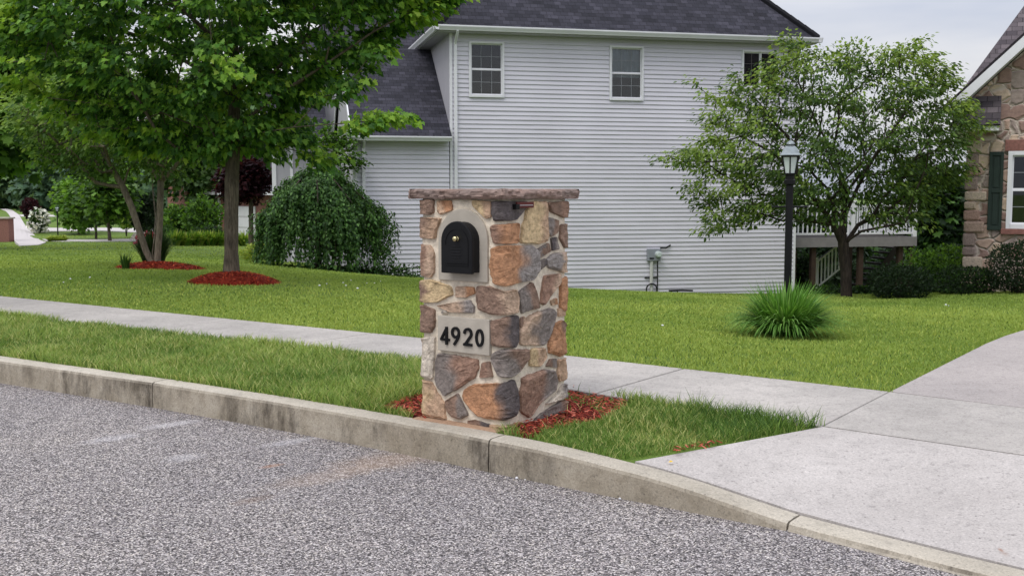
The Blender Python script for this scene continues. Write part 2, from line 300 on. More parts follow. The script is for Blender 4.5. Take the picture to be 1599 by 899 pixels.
# --- terrain height
ctrl = [P(*c) for c in [(361, 440, 16.), (245, 419, 20.), (100, 400, 30), (200, 390, 35), (100, 378, 50), (0, 381, 50), (250, 380, 50), (330, 384, 46), (395, 412, 25), (560, 428, 26.3), (655, 433, 27.6), (890, 459, 28.4),
 (1000, 463, 29.), (1200, 467, 29.8), (1322, 463, 20), (1350, 466, 19.5), (1480, 462, 19.5), (1599, 457, 19.5), (1220, 523, 11), (88, 370, 65), (20, 367, 60), (130, 359, 70), (100, 337, 95), (60, 325, 120), (0, 314, 150), (420, 372, 60)]]
ctrl += [np.array(c, dtype=float) for c in [(9, 31, -1.45), (14, 32, -1.9), (16, 45, -3), (20, 70, -5), (40, 110, -6), (0, 100, -2.5), (60, 15, -.4), (-50, 20, .3), (-70, 80, -.3), (0, 48, -1.4), (150, 100, -4), (-60, 160, 1.0), (0, 180, -2), (100, 190, -4)]]
for _s in (-14, -9, -5, -2, 1, 4, 8, 13, 20): _t = float(swb_t(_s)); _q = xy(_s, _t); ctrl.append(np.array([_q[0], _q[1], .2]))
ctrl = np.array(ctrl)
def _k(r2): return .5*r2*np.log(r2+1e-9)
_n = len(ctrl); _A = np.zeros((_n+3, _n+3)); _d2 = ((ctrl[:, None, :2]-ctrl[None, :, :2])**2).sum(-1)
_A[:_n, :_n] = _k(_d2) + np.eye(_n)*.02; _A[:_n, _n] = 1; _A[:_n, _n+1:] = ctrl[:, :2]; _A[_n, :_n] = 1; _A[_n+1:, :_n] = ctrl[:, :2].T
_W = np.linalg.solve(_A, np.concatenate([ctrl[:, 2], [0, 0, 0]]))
def sstep(x): x = np.clip(x, 0, 1); return x*x*(3-2*x)
def gz(x, y):
    x = np.atleast_1d(np.asarray(x, dtype=float)); y = np.atleast_1d(np.asarray(y, dtype=float)); sh = x.shape; x = x.ravel(); y = y.ravel(); out = np.zeros(len(x))
    for i in range(0, len(x), 50000):
        a = x[i:i+50000]; b = y[i:i+50000]; r2 = (a[:, None]-ctrl[None, :, 0])**2+(b[:, None]-ctrl[None, :, 1])**2
        tp = _k(r2) @ _W[:_n] + _W[_n] + a*_W[_n+1] + b*_W[_n+2]
        tp = np.clip(tp, -7, 2.5)
        s, t = st(np.stack([a, b], -1)); z = .19 + (tp-.19)*sstep((t-swb_t(s))/3.0)
        far = sstep((np.hypot(a, b)-150)/120); z = z*(1-far) + far*np.where(a < -20, 1.5, -4.0)
        side = sstep((np.abs(s-2)-25)/25)*(1-sstep((t-6)/8)); z = z*(1-side)+side*.19
        out[i:i+50000] = z
    return out.reshape(sh)
def gz1(x, y): return float(gz(x, y)[0])
def ground_at(px, py):
    """where the view ray through a photo pixel meets the terrain"""
    d = ray(px, py); ts = np.linspace(4, 200, 4000)/d[1]; X = d[0]*ts; Y = d[1]*ts; Z = EYE+d[2]*ts; k = np.argmax(Z < gz(X, Y)); return np.array([X[k], Y[k], gz1(X[k], Y[k])])
# ------------------------------------------------------------------ ground, road, kerb, walks
def grid_mesh(name, S, TT, zf, mat, skirt=0, kind='structure'):
    """S: 1-D s samples; TT: function (k, s)->t for k in 0..K ; zf(s,t,x,y,k)"""
    K = len(TT); V = []
    for k in range(K):
        t = TT[k](S); q = xy(S, 0*S) + np.multiply.outer(t, E2); z = zf(S, t, q[:, 0], q[:, 1], k); V.append(np.stack([q[:, 0], q[:, 1], z], -1))
    V = np.array(V); n = len(S); fs = []
    for k in range(K-1):
        a = k*n + np.arange(n-1); fs.append(np.stack([a, a+n, a+n+1, a+1], -1))
    V = V.reshape(-1, 3); fs = np.concatenate(fs)
    if skirt:
        b = len(V); ring = list(range(n)) + [k*n+n-1 for k in range(1, K)] + [(K-1)*n+i for i in range(n-2, -1, -1)] + [k*n for k in range(K-2, 0, -1)]
        sk = V[ring].copy(); sk[:, 2] -= skirt; V = np.concatenate([V, sk]); m_ = len(ring)
        fs = np.concatenate([fs, np.array([[ring[i], ring[(i+1) % m_], b+(i+1) % m_, b+i] for i in range(m_)])])
    o = np_mesh(name, V, fs.ravel(), np.full(len(fs), 4), mat); return tag(o, kind=kind)
_sv = np.concatenate([-np.geomspace(700, 16, 26), np.arange(-15.5, 60, .5), np.geomspace(61, 700, 26)])
_rows = [lambda s: curb_t(s)+CW*.5, lambda s: swf_t(s), lambda s: swb_t(s)-.02, lambda s: swb_t(s)+.004] + [(lambda s, o=o: swb_t(s)+o) for o in list(np.arange(.25, 30, .5))+list(np.geomspace(31, 900, 40))]
grid_mesh('ground', _sv, _rows, lambda s, t, x, y, k: np.minimum(gz(x, y), curb_h(s)-.02)-.1*(k < 3) if k < 3 else gz(x, y), M['ground'])
grid_mesh('road', np.concatenate([-np.geomspace(500, 11, 20), np.arange(-10, 20, .5), np.geomspace(21, 500, 20)]), [(lambda s: curb_t(s)+.06), (lambda s: curb_t(s)-2), (lambda s: curb_t(s)-5), (lambda s: curb_t(s)-11)], lambda s, t, x, y, k: 0*s, M['asphalt'])
grid_mesh('verge', np.linspace(-500, 500, 40), [(lambda s: curb_t(s)-10.9), (lambda s: curb_t(s)-60), (lambda s: curb_t(s)-500)], lambda s, t, x, y, k: 0*s+.15-.16*(k == 0), M['ground'])
def kerb():
    mb = MB(); cuts = [-30, S_J[2]-3.2, S_J[2], S_J[1], S_J[0]] + [S_J[0]+3.1*i for i in range(1, 12)]
    for a, b in zip(cuts[:-1], cuts[1:]):
        S = np.linspace(a+.005, b-.005, max(3, int((b-a)/.14))); vs = []; fs = []; r = .022
        for s in S:
            h = float(curb_h(s)); t = float(curb_t(s)); rr = min(r, h*.8); wob = .0025*noise.noise(Vector((s*3, 0, 0)))
            prof = [(0.0, -.1), (.004, .0), (.010, max(h-rr, .004)), (.010+rr*.3, h-rr*.3), (.010+rr, h), (CW*.6, h+.002), (CW-.006, h), (CW, h-.008), (CW, -.1)]
            for dt, z in prof: q = xy(s, t+dt+wob); vs.append((q[0], q[1], z + (wob if z > 0 else 0)))
        K = 9; m_ = len(S)
        for i in range(m_-1):
            for k in range(K-1): fs.append((i*K+k, (i+1)*K+k, (i+1)*K+k+1, i*K+k+1))
        fs.append(tuple(range(K))); fs.append(tuple((m_-1)*K+k for k in range(K-1, -1, -1))); mb.add(vs, fs)
    o = mb.build('curb', M['curb'], smooth=False); tag(o, kind='structure')
kerb()
# pavement slabs, each 1.5 m, tooled joints left as real gaps over a dark bed
def slabs():
    mb = MB(); js = [s_at(1285, 665, SWZ)]
    pj = [s_at(940, 611, SWZ), s_at(460, 538, SWZ), s_at(255, 512, SWZ), s_at(80, 496, SWZ)]
    js = [js[0]] + pj; step = 1.52
    js += [js[-1]+step*i for i in range(1, 30)]; EN = []
    # joint direction measured at the drive: front (1285,665) to back (1390,611)
    ds = s_at(1390, 611, SWZ)-s_at(1285, 665, SWZ)
    tF = lambda s: float(swf_t(s)); tB = lambda s: float(swb_t(s))
    for a, b in zip(js[:-1], js[1:]):
        k = 1.0 if a == js[0] else .35
        k2 = .35
        n = 6; top = []; 
        for i in range(n+1):
            f = i/n; s0 = a+.009+(b-a-.018)*f; dsf = ds*(k*(1-f)+k2*f); s1 = s0+dsf
            q0 = xy(s0, tF(s0)); q1 = xy(s1, tB(s1)); top.append((q0, q1))
        vs = []
        for q0, q1 in top: vs += [(q0[0], q0[1], SWZ), (q1[0], q1[1], SWZ), (q0[0], q0[1], SWZ-.12), (q1[0], q1[1], SWZ-.12)]
        fs = []
        for i in range(n):
            p, q = i*4, i*4+4; fs += [(p, p+1, q+1, q), (p, q, q+2, p+2), (p+1, p+3, q+3, q+1)]
        e = n*4; fs += [(0, 2, 3, 1), (e, e+1, e+3, e+2)]; mb.add(vs, fs)
    o = mb.build('sidewalk', M['walk'], bevel=.006); tag(o, kind='structure')
slabs()
DARK = plain('joint_dirt', srgb(60, 54, 46), .95, var=.3)
def poly_sheet(name, pts, mat, depth=.1, kind='structure', drape=None, bevel=.006, sub=6):
    """slab whose top polygon is given as quads rows [(left pts),(right pts)]"""
    L, R = pts; L = np.array(L, float); R = np.array(R, float); n = len(L); V = []; fs = []
    for i in range(n):
        for j in range(sub+1):
            f = j/sub; p = L[i]*(1-f)+R[i]*f
            if drape is not None: p = np.array([p[0], p[1], gz1(p[0], p[1])+drape])
            V.append(p)
    K = sub+1
    for i in range(n-1):
        for j in range(sub): fs.append((i*K+j, (i+1)*K+j, (i+1)*K+j+1, i*K+j+1))
    ring = list(range(K)) + [i*K+K-1 for i in range(1, n)] + [(n-1)*K+j for j in range(K-2, -1, -1)] + [i*K for i in range(n-2, 0, -1)]
    b = len(V); V += [V[i]-np.array([0, 0, depth]) for i in ring]; m_ = len(ring)
    fs += [(ring[i], b+i, b+(i+1) % m_, ring[(i+1) % m_]) for i in range(m_)]
    mb = MB(); mb.add(V, fs); o = mb.build(name, mat); tag(o, kind=kind); return o
# driveway apron: warped slab between the lowered kerb and the walk line
def apron():
    sA = s_at(1010, 712, .15); sB = s_at(1285, 665, SWZ); n = 26; L = []; R = []
    fr = np.linspace(0, 1, n); S0 = sA-.01 + (-14-sA)*fr**1.5; S1 = sB-.004 + (-14.6-sB)*fr**1.5
    for a, b in zip(S0, S1):
        q = xy(a, float(curb_t(a))+CW+.012); L.append((q[0], q[1], float(curb_h(a))+.004)); p = xy(b, float(swf_t(b))-.014); R.append((p[0], p[1], SWZ))
    poly_sheet('driveway_apron', (L, R), M['drive'], sub=8)
    # band of walk that crosses the drive
    ds = s_at(1390, 611, SWZ)-s_at(1285, 665, SWZ); L = []; R = []
    g = st(G(1599, 637, SWZ)); g0 = st(G(1390, 612, SWZ)); kk = (g[1]-g0[1])/(g[0]-g0[0]); L = []; R = []
    for b in S1:
        p = xy(b, float(swf_t(b))+.008); L.append((p[0], p[1], SWZ)); s2 = b+ds; q = xy(s2, g0[1]+kk*(s2-g0[0])); R.append((q[0], q[1], SWZ+.001))
    poly_sheet('driveway_walk', (L, R), M['walk'], sub=4)
    # the drive itself
    ed = [G(1390, 611, SWZ), G(1480, 566, SWZ), G(1540, 536, SWZ), G(1570, 524, SWZ), G(1599, 515, SWZ)]
    e2 = [ed[-1]+np.array([1.2, .55, 0]), ed[-1]+np.array([4, 1.6, 0]), ed[-1]+np.array([12, 4, 0])]; ed += e2
    L = [(p[0]+.002, p[1], SWZ) for p in ed]; base = np.array([*xy(s_at(1390, 611, SWZ), g0[1]+.008), SWZ]); R = []
    for i, p in enumerate(ed):
        s2 = s_at(1390, 611, SWZ)-.01 - 14*(i/(len(ed)-1))**1.3; q = xy(s2, g0[1]+kk*(s2-g0[0])+.007); R.append((q[0], q[1], SWZ+.001))
    R[0] = (L[0][0]+.001, L[0][1]-.001, SWZ)
    poly_sheet('driveway', (R, L), M['drive2'], sub=8)
    return ed
DRIVE_EDGE = apron()
# joint bedding under the slabs (dark soil seen in the gaps)
grid_mesh('joint_bedding', np.linspace(-16, 40, 110), [lambda s: curb_t(s)+CW*.5, lambda s: swf_t(s)-.03, lambda s: swb_t(s)-.02], lambda s, t, x, y, k: (curb_h(s)-.05 if k == 0 else 0*s+SWZ-.045), DARK)
# soil strip between kerb and walk, ending at the drive in the slanting edge
def strip():
    sA = s_at(1010, 712, .15)+.012; sB = s_at(1285, 665, SWZ)+.012; fr = np.concatenate([np.linspace(0, .2, 60), np.linspace(.22, 1, 40)]); L = []; R = []
    for f in fr:
        a = sA+(60-sA)*f; b = sB+(60-sB)*f
        q = xy(a, float(curb_t(a))+CW+.001); L.append((q[0], q[1], float(curb_h(a))-.014)); p = xy(b, float(swf_t(b))-.004); R.append((p[0], p[1], SWZ-.018))
    poly_sheet('planting_strip', (R, L), M['ground'], sub=5)
strip()
# ------------------------------------------------------------------ stone mailbox pillar
_c = C0; _l = plane_hit(660, 640, (C0[0], C0[1], 0), np.array([E2[0], E2[1], 0]))[:2]; PW1 = float((_l-_c)@E1)
_r = plane_hit(883, 630, (C0[0], C0[1], 0), np.array([E1[0], E1[1], 0]))[:2]; PW2 = float((_r-_c)@E2)
PZ0, PZ1 = .12, 1.49
PER = 2*(PW1+PW2)
def face_pt(px, py, h=0.0):
    """photo pixel -> (s, z) on the pillar: s<0 on the street face, s>0 on the right face"""
    if px < 785:
        o = np.array([*(C0 - E2*h), 0]); p = plane_hit(px, py, o, np.array([*E2, 0])); return -float((p[:2]-C0)@E1), float(p[2])
    o = np.array([*(C0 - E1*h), 0]); p = plane_hit(px, py, o, np.array([*E1, 0])); return float((p[:2]-C0)@E2), float(p[2])
RC = .035
def surf(s, z, h=0.0):
    s = (s+PW1) % PER; L = [PW1, PW2, PW1, PW2]; dirs = [-E1, E2, E1, -E2]; nor = [-E2, -E1, E2, E1]; o = C0+E1*PW1; k = 0
    while k < 3 and s > L[k]: s -= L[k]; o = o+dirs[k]*L[k]; k += 1
    d, n = dirs[k], nor[k]; l = L[k]
    if s > l-RC:
        c = o+d*(l-RC)-n*RC; a = (s-(l-RC))/RC*math.pi/4; m = n*math.cos(a)+d*math.sin(a); p = c+m*(RC+h)
    elif s < RC:
        c = o+d*RC-n*RC; a = (RC-s)/RC*math.pi/4; m = n*math.cos(a)-d*math.sin(a); p = c+m*(RC+h)
    else: p = o+d*s+n*h
    return (p[0], p[1], z)
def _A_(pts): return [(640+x/4.496, 280+y/4.496) for x, y in pts]
def _B_(pts): return [(640+x/4.282, 480+y/4.282) for x, y in pts]
OR, TA, YT, BR, RB, PG, GR, PK, DG, PL = [tuple(x*.9+.1*(sum(c)/3) for x in c) for c in (srgb(176, 128, 92), srgb(184, 152, 124), srgb(200, 174, 132), srgb(136, 110, 94), srgb(148, 116, 98), srgb(128, 118, 112), srgb(142, 134, 130), srgb(182, 154, 130), srgb(92, 84, 84), srgb(196, 184, 168))]
# (outline in the photo, colour, second colour, split position 0..1, edge: L wraps the left edge, R the right)
ST = [(_A_([(100, 145), (175, 145), (172, 230), (150, 245), (100, 240)]), TA, BR, .3, 'L'), (_A_([(200, 150), (298, 150), (305, 215), (225, 245), (203, 225)]), TA, OR, .4, ''),
 (_A_([(450, 150), (578, 155), (575, 262), (540, 270), (480, 215), (452, 185)]), YT, TA, .6, ''), (_A_([(85, 268), (218, 275), (195, 350), (185, 412), (95, 410), (78, 330)]), BR, TA, .6, 'L'),
 (_A_([(95, 455), (150, 470), (175, 520), (178, 650), (150, 680), (100, 660), (88, 560)]), RB, PK, .7, 'L'), (_A_([(80, 720), (150, 705), (290, 750), (300, 810), (190, 860), (90, 865), (75, 800)]), BR, YT, .35, 'L'),
 (_A_([(335, 750), (455, 755), (462, 800), (400, 825), (332, 822)]), PK, OR, .5, ''), ([(748, 448), (765, 447), (787, 455), (803, 452), (806, 466), (804, 488), (770, 490), (749, 482)], BR, PK, .6, ''),
 ([(685, 477), (712, 472), (735, 468), (741, 478), (741, 488), (705, 486)], PK, GR, .7, ''), ([(658, 478), (664, 477), (680, 484), (680, 508), (675, 518), (659, 519)], TA, BR, .5, 'L'),
 (_A_([(590, 155), (800, 155), (805, 195), (730, 285), (605, 290), (590, 240)]), DG, PG, .6, ''), (_A_([(818, 165), (945, 160), (950, 430), (900, 445), (770, 440), (778, 330), (800, 280)]), YT, TA, .7, ''),
 (_A_([(955, 165), (1108, 150), (1100, 270), (1060, 265), (985, 230)]), BR, RB, .5, 'R'), (_A_([(955, 265), (1030, 290), (1025, 370), (985, 400), (960, 380)]), PG, BR, .5, ''),
 (_A_([(575, 340), (600, 320), (755, 308), (745, 445), (600, 448)]), RB, OR, .3, ''), (_A_([(590, 490), (640, 470), (850, 470), (885, 520), (892, 640), (850, 700), (650, 745), (600, 720), (583, 620)]), OR, GR, .55, ''),
 (_A_([(885, 490), (962, 445), (975, 505), (905, 548)]), PG, BR, .6, ''), (_A_([(982, 415), (1020, 405), (1032, 490), (990, 498)]), DG, PG, .5, ''), (_A_([(1050, 320), (1110, 310), (1112, 480), (1075, 480), (1040, 410)]), BR, TA, .5, 'R'),
 (_A_([(900, 575), (940, 555), (945, 600), (910, 632)]), PG, DG, .5, ''), (_A_([(950, 560), (1000, 520), (1105, 512), (1105, 610), (1080, 655), (960, 618)]), GR, PK, .5, 'R'),
 ([(808, 456), (828, 441), (835, 460), (839, 480), (822, 484), (812, 488), (809, 472)], PG, BR, .4, ''), (_A_([(930, 680), (1040, 665), (1045, 720), (960, 830), (930, 878), (905, 860)]), RB, PK, .6, ''),
 ([(873, 437), (881, 431), (884, 436), (884, 482), (878, 484), (872, 478)], OR, BR, .6, 'R'), (_A_([(975, 850), (1020, 832), (1025, 875), (985, 882)]), TA, OR, .5, ''),
 (_B_([(95, 205), (175, 200), (170, 300), (160, 470), (70, 462), (65, 370), (85, 285)]), TA, PL, .5, 'L'), (_B_([(200, 310), (300, 318), (455, 350), (465, 400), (440, 460), (330, 538), (240, 580), (185, 500), (185, 380)]), PG, RB, .45, ''),
 (_B_([(490, 370), (540, 362), (562, 462), (475, 465)]), RB, BR, .5, ''), (_B_([(555, 90), (640, 65), (710, 55), (712, 220), (690, 265), (560, 245)]), BR, DG, .5, ''),
 (_B_([(800, 50), (930, 5), (968, 35), (930, 170), (890, 245), (735, 245), (728, 160), (770, 80)]), PK, PG, .45, ''), (_B_([(965, 110), (1010, 85), (1050, 180), (1045, 280), (1000, 320), (925, 300), (920, 220)]), OR, BR, .6, 'R'),
 (_B_([(985, 5), (1025, 0), (1020, 55), (985, 60)]), TA, OR, .5, 'R'), (_B_([(565, 310), (620, 280), (780, 280), (780, 340), (700, 440), (655, 465), (600, 450), (558, 345)]), PG, BR, .5, ''),
 (_B_([(800, 275), (890, 270), (905, 330), (860, 390), (790, 385)]), YT, TA, .5, ''), (_B_([(925, 345), (970, 340), (972, 400), (902, 390)]), BR, PG, .5, ''), (_B_([(985, 350), (1030, 345), (1030, 470), (990, 490), (978, 440)]), TA, OR, .5, 'R'),
 (_B_([(380, 545), (440, 515), (680, 484), (706, 560), (714, 660), (690, 720), (600, 746), (470, 725), (400, 650), (368, 590)]), OR, DG, .55, ''),
 (_B_([(742, 470), (900, 415), (950, 428), (968, 500), (955, 550), (850, 635), (790, 730), (735, 690), (732, 560)]), RB, PG, .55, ''), (_B_([(250, 620), (330, 575), (395, 712), (350, 742), (290, 722), (255, 680)]), BR, PG, .6, ''),
 (_B_([(90, 488), (155, 498), (190, 570), (235, 640), (240, 742), (85, 708)]), YT, TA, .5, 'L'), (_B_([(800, 775), (870, 705), (1000, 622), (1035, 640), (1035, 700), (980, 740), (810, 795)]), PG, RB, .7, 'R'),
 (_B_([(395, 755), (440, 748), (540, 778), (535, 800), (400, 785)]), BR, DG, .5, ''), (_B_([(545, 778), (730, 762), (775, 790), (700, 830), (560, 822)]), TA, OR, .6, ''),
 (_B_([(900, 640), (975, 575), (1005, 515), (1030, 525), (1030, 590), (990, 612)]), PL, GR, .5, 'R'), (_B_([(728, 68), (755, 58), (768, 78), (735, 130), (725, 118)]), BR, PK, .5, ''),
 (_B_([(215, 35), (250, 5), (262, 10), (258, 38)]), GR, PL, .5, ''), (_A_([(858, 345), (858, 345.1), (858, 345.2)]), YT, YT, .5, 'X'), ([(845, 387), (851, 388), (849, 397), (838, 402), (833, 398)], GR, BR, .5, '')]
def stone_mesh():
    V = []; F = []; Cc = []; rnd = random.Random(3)
    polys = []
    for pts, c1, c2, sp, e in ST:
        if e == 'X': continue
        q = [face_pt(*p) for p in pts]
        xs = [a[0] for a in q]
        if e == 'L': q = [((-PW1-.085-.02*rnd.random()) if a[0] < min(xs)+.028 else a[0], a[1]) for a in q]
        if e == 'R': q = [((PW2+.085+.02*rnd.random()) if a[0] > max(xs)-.035 else a[0], a[1]) for a in q]
        q = [(a, max(b, PZ0+.005)) for a, b in q]; polys.append((q, c1, c2, sp))
    z = PZ0+.01; cols = [OR, TA, YT, BR, RB, PG, GR, PK, DG]
    while z < PZ1-.05:       # the two faces away from the street
        hgt = min(rnd.uniform(.11, .2), PZ1-.012-z); s = PW2+.125
        while s < PER-PW1-.14:
            wd = min(rnd.uniform(.12, .26), PER-PW1-.125-s); j = lambda: rnd.uniform(-.012, .012)
            q = [(s+.01+j(), z+.01+j()), (s+wd*.5, z+.008+j()), (s+wd-.01+j(), z+.012+j()), (s+wd-.012, z+hgt*.5), (s+wd-.012+j(), z+hgt-.012+j()), (s+wd*.5, z+hgt-.01+j()), (s+.012+j(), z+hgt-.012+j()), (s+.01, z+hgt*.5+j())]
            if rnd.random() < .5 and hgt > .15: q = [(a, b) for a, b in q]
            if wd > .05: polys.append((q, rnd.choice(cols), rnd.choice(cols), .5))
            s += wd
        z += hgt
    for qi, (q, c1, c2, sp) in enumerate(polys):
        q = [np.array(a) for a in q]
        # round the corners a little, resample the rim
        r = []
        for i in range(len(q)):
            a, b, c = q[i-1], q[i], q[(i+1) % len(q)]; r += [b*.93+a*.07, b*.93+c*.07]
        out = []
        for i in range(len(r)):
            a, b = r[i], r[(i+1) % len(r)]; k = max(1, int(np.linalg.norm(b-a)/.012))
            for j in range(k): out.append(a+(b-a)*j/k)
        out = np.array(out); cen = out.mean(0); smin = out[:, 0].min(); smax = out[:, 0].max()
        size = math.sqrt(max(1e-4, (smax-smin)*(out[:, 1].max()-out[:, 1].min()))); H = min(.025, .012+size*.08)*rnd.uniform(.85, 1.15)
        tilt = np.array([rnd.uniform(-.12, .12), rnd.uniform(-.1, .1)]); base = len(V); n = len(out); lev = [(1.06, -.006), (1.055, .45*H), (1.035, .86*H), (.985, 1.0*H), (.88, H), (.66, H), (.42, H), (.22, H)]
        jag = np.array([1+.05*noise.noise(Vector((p[0]*38, p[1]*38, qi*3.1))) for p in out])
        for f, h in lev:
            for i, p in enumerate(out):
                g = cen+(p-cen)*(f*(jag[i] if f > .9 else 1)); nz_ = .45*noise.noise(Vector((g[0]*16, g[1]*16, qi*1.7)))+.3*noise.noise(Vector((g[0]*44, g[1]*44, qi)))+.3*noise.cell(Vector((g[0]*22+noise.noise(Vector((g[0]*9, g[1]*9, 0)))*1.5, g[1]*22, qi)))-.15
                hh = h + (nz_*.011 if f < .99 else 0) + (float(np.dot(g-cen, tilt)) if f < .98 else 0); hh = max(hh, .0115+.3*max(0, h-.0115)) if f < 1.03 else hh
                V.append(surf(g[0], g[1], hh)); k = (g[0]-smin)/(smax-smin+1e-6)+.35*noise.noise(Vector((g[0]*7, g[1]*9, qi+5)))
                k = min(1, max(0, (k-sp)/.22+.5)); v = 1+.25*noise.noise(Vector((g[0]*20, g[1]*20, 9))); Cc.append([max(0, (a*(1-k)+b*k)*v*1.16) for a, b in zip(c1, c2)])
        for r_ in range(len(lev)-1):
            for i in range(n): F.append((base+r_*n+i, base+r_*n+(i+1) % n, base+(r_+1)*n+(i+1) % n, base+(r_+1)*n+i))
        V.append(surf(cen[0], cen[1], H)); Cc.append([max(0, c) for c in Cc[-1]]); t = len(V)-1
        for i in range(n): F.append((base+(len(lev)-1)*n+i, base+(len(lev)-1)*n+(i+1) % n, t))
    return V, F, Cc
def pillar():
    ctr = C0+E1*PW1/2+E2*PW2/2
    root = thing('mailbox_pillar', (ctr[0], ctr[1], PZ0), 'square fieldstone mailbox pillar numbered 4920 standing at the kerb', 'mailbox')
    V, F, Cc = stone_mesh()
    o = np_mesh('stone_facing', V, [i for f in F for i in f], [len(f) for f in F], M['stone'], root, np.array(Cc), smooth=False)
    # mortar body
    vs = []; fs = []; S = np.arange(0, PER, .02); Z = np.linspace(PZ0-.1, PZ1, 72); n = len(S)
    for z in Z:
        for s in S: vs.append(surf(s, z, .004+.006*noise.noise(Vector((s*14, z*14, 2)))+.003*noise.noise(Vector((s*50, z*50, 2)))))
    for i in range(len(Z)-1):
        for k in range(n): fs.append((i*n+k, i*n+(k+1) % n, (i+1)*n+(k+1) % n, (i+1)*n+k))
    fs.append(tuple((len(Z)-1)*n+k for k in range(n))); mb = MB(); mb.add(vs, fs); mb.build('mortar', M['mortar'], root, smooth=True)
    fb_ = MB(); tb = float(curb_t(-.1))+CW+.003; a_ = C0-E1*.02+E2*tb; fb_.obox((a_[0], a_[1], .1), np.array([*E1, 0])*(PW1+.03), np.array([*E2, 0])*(.02-tb), (0, 0, .086)); fb_.build('footing', M['footing'], root, bevel=.004)
    # chiselled cap slab
    ov = .060; vs = []; cs = []; z0, z1 = PZ1+.001, PZ1+.058; pts = []
    L = [PW1+2*ov, PW2+2*ov, PW1+2*ov, PW2+2*ov]; dirs = [-E1, E2, E1, -E2]; nor = [-E2, -E1, E2, E1]; o0 = C0+E1*(PW1+ov)-E2*ov
    for d, nn, l in zip(dirs, nor, L):
        for s in np.arange(0, l-.004, .009): pts.append((o0+d*s, nn))
        o0 = o0+d*l
    n = len(pts); lv = np.linspace(0, 1, 9)
    for v in lv:
        for p, nn in pts:
            z = z0+(z1-z0)*v; a = noise.noise(Vector((p[0]*9, p[1]*9, z*26)))+.6*noise.noise(Vector((p[0]*26, p[1]*26, z*60)))+.5*noise.cell(Vector((p[0]*30, p[1]*30, z*45)))
            h = -.010+.012*a-.012*(abs(v-.5)*2)**3+.010*noise.noise(Vector((p[0]*4, p[1]*4, 7))); q = p+nn*h; zz = z+.004*noise.noise(Vector((p[0]*12, p[1]*12, v)))*(1 if v in (0, 1) else .3)
            vs.append((q[0], q[1], zz)); k = .5+.8*noise.noise(Vector((p[0]*6, p[1]*6, z*20))); k = min(1, max(0, k)); cs.append([a_*(1-k)+b_*k for a_, b_ in zip(srgb(150, 126, 116), srgb(124, 110, 104))])
    fs = [(i*n+k, i*n+(k+1) % n, (i+1)*n+(k+1) % n, (i+1)*n+k) for i in range(8) for k in range(n)]
    vs += [(ctr[0], ctr[1], z0), (ctr[0], ctr[1], z1)]; cs += [cs[0]]*2; nb = len(vs)-2
    fs += [(k+1 if k+1 < n else 0, k, nb) for k in range(n)] + [(8*n+k, 8*n+(k+1) % n, nb+1) for k in range(n)]
    np_mesh('cap_slab', vs, [i for f in fs for i in f], [len(f) for f in fs], M['cap'], root, np.array(cs), smooth=False)
    # cast arch plate behind the mailbox
    def sz(px, py, h): return face_pt(px, py, h)
    def arch(l, r, b, spring_ratio, n=18, top=None):
        w_ = (r-l)/2; c = (l+r)/2; pts = [(l, b), (r, b)]; zs = top-w_*spring_ratio
        for i in range(n+1): a = math.pi*i/n; pts.append((c+w_*math.cos(a), zs+w_*spring_ratio*math.sin(a)))
        return pts
    def extrude(pts, h0, h1, name, mat, parent, bevel=.003, hole=None):
        mb = MB(); n = len(pts); vs = [surf2(s, z, h0) for s, z in pts]+[surf2(s, z, h1) for s, z in pts]
        fs = [tuple(range(n, 2*n)), tuple(range(n-1, -1, -1))]+[(i, (i+1) % n, n+(i+1) % n, n+i) for i in range(n)]
        mb.add(vs, fs); return mb.build(name, mat, parent, bevel=bevel)
    def surf2(s, z, h): q = C0+E1*(-s)-E2*h; return (q[0], q[1], z)
    a = sz(684.5, 437, .018); b = sz(761, 441, .018); tp = sz(724, 326, .018)
    extrude(arch(a[0], b[0], (a[1]+b[1])/2, 1.0, top=tp[1]), -.01, .018, 'arch_surround', M['cast'], root, .004)
    # black door box
    hf = .088; a = sz(690.5, 424, hf); b = sz(737, 424, hf); tp = sz(712, 346.5, hf); l, r, bt, top = a[0], b[0], a[1], tp[1]
    box = extrude(arch(l, r, bt, 1.0, top=top), .0, hf, 'mailbox_body', M['black'], root, .004)
    dr = extrude(arch(l-.004, r+.004, bt-.006, 1.0, top=top+.004), hf-.016, hf+.006, 'mailbox_door', M['black'], root, .005)
    w_ = r-l; c = (l+r)/2
    def ring(sc, wd, h0, h1, name):
        o_ = arch(c-w_*sc/2, c+w_*sc/2, bt+.03*(2-sc), 1.0, top=top-.012*(2-sc)-(1-sc)*.1)[1:]; i_ = [(c+(s-c)*(1-wd*2/w_/sc), z-(wd if z > bt+.1 else 0)) for s, z in o_]
        mb = MB(); n = len(o_); vs = [surf2(s, z, h) for h in (h0, h1) for pp in (o_, i_) for s, z in pp]
        for k in range(n-1): mb.f += [[2*n+k, 2*n+k+1, 3*n+k+1, 3*n+k], [k, k+1, 2*n+k+1, 2*n+k], [n+k+1, n+k, 3*n+k, 3*n+k+1]]; mb.uv += [(0, 0)]*12
        mb.v = vs; mb.col = [(1, 1, 1)]*len(vs); mb.build(name, M['black'], dr, smooth=False)
    ring(.80, .008, hf+.004, hf+.009, 'raised_bead')
    mb = MB(); zc = bt+(top-bt)*.14; hh = hf+.005
    for zz, ww in ((zc, .76), (zc+.012, .76)): mb.obox((*[surf2(c-w_*ww/2, zz, hh)][0],), np.array([*(-E1*-1*0+(-E1)), 0])*w_*ww, np.array([*(-E2), 0])*.006, (0, 0, .005))
    mb.build('door_ledge', M['black'], dr)
    mb = MB()
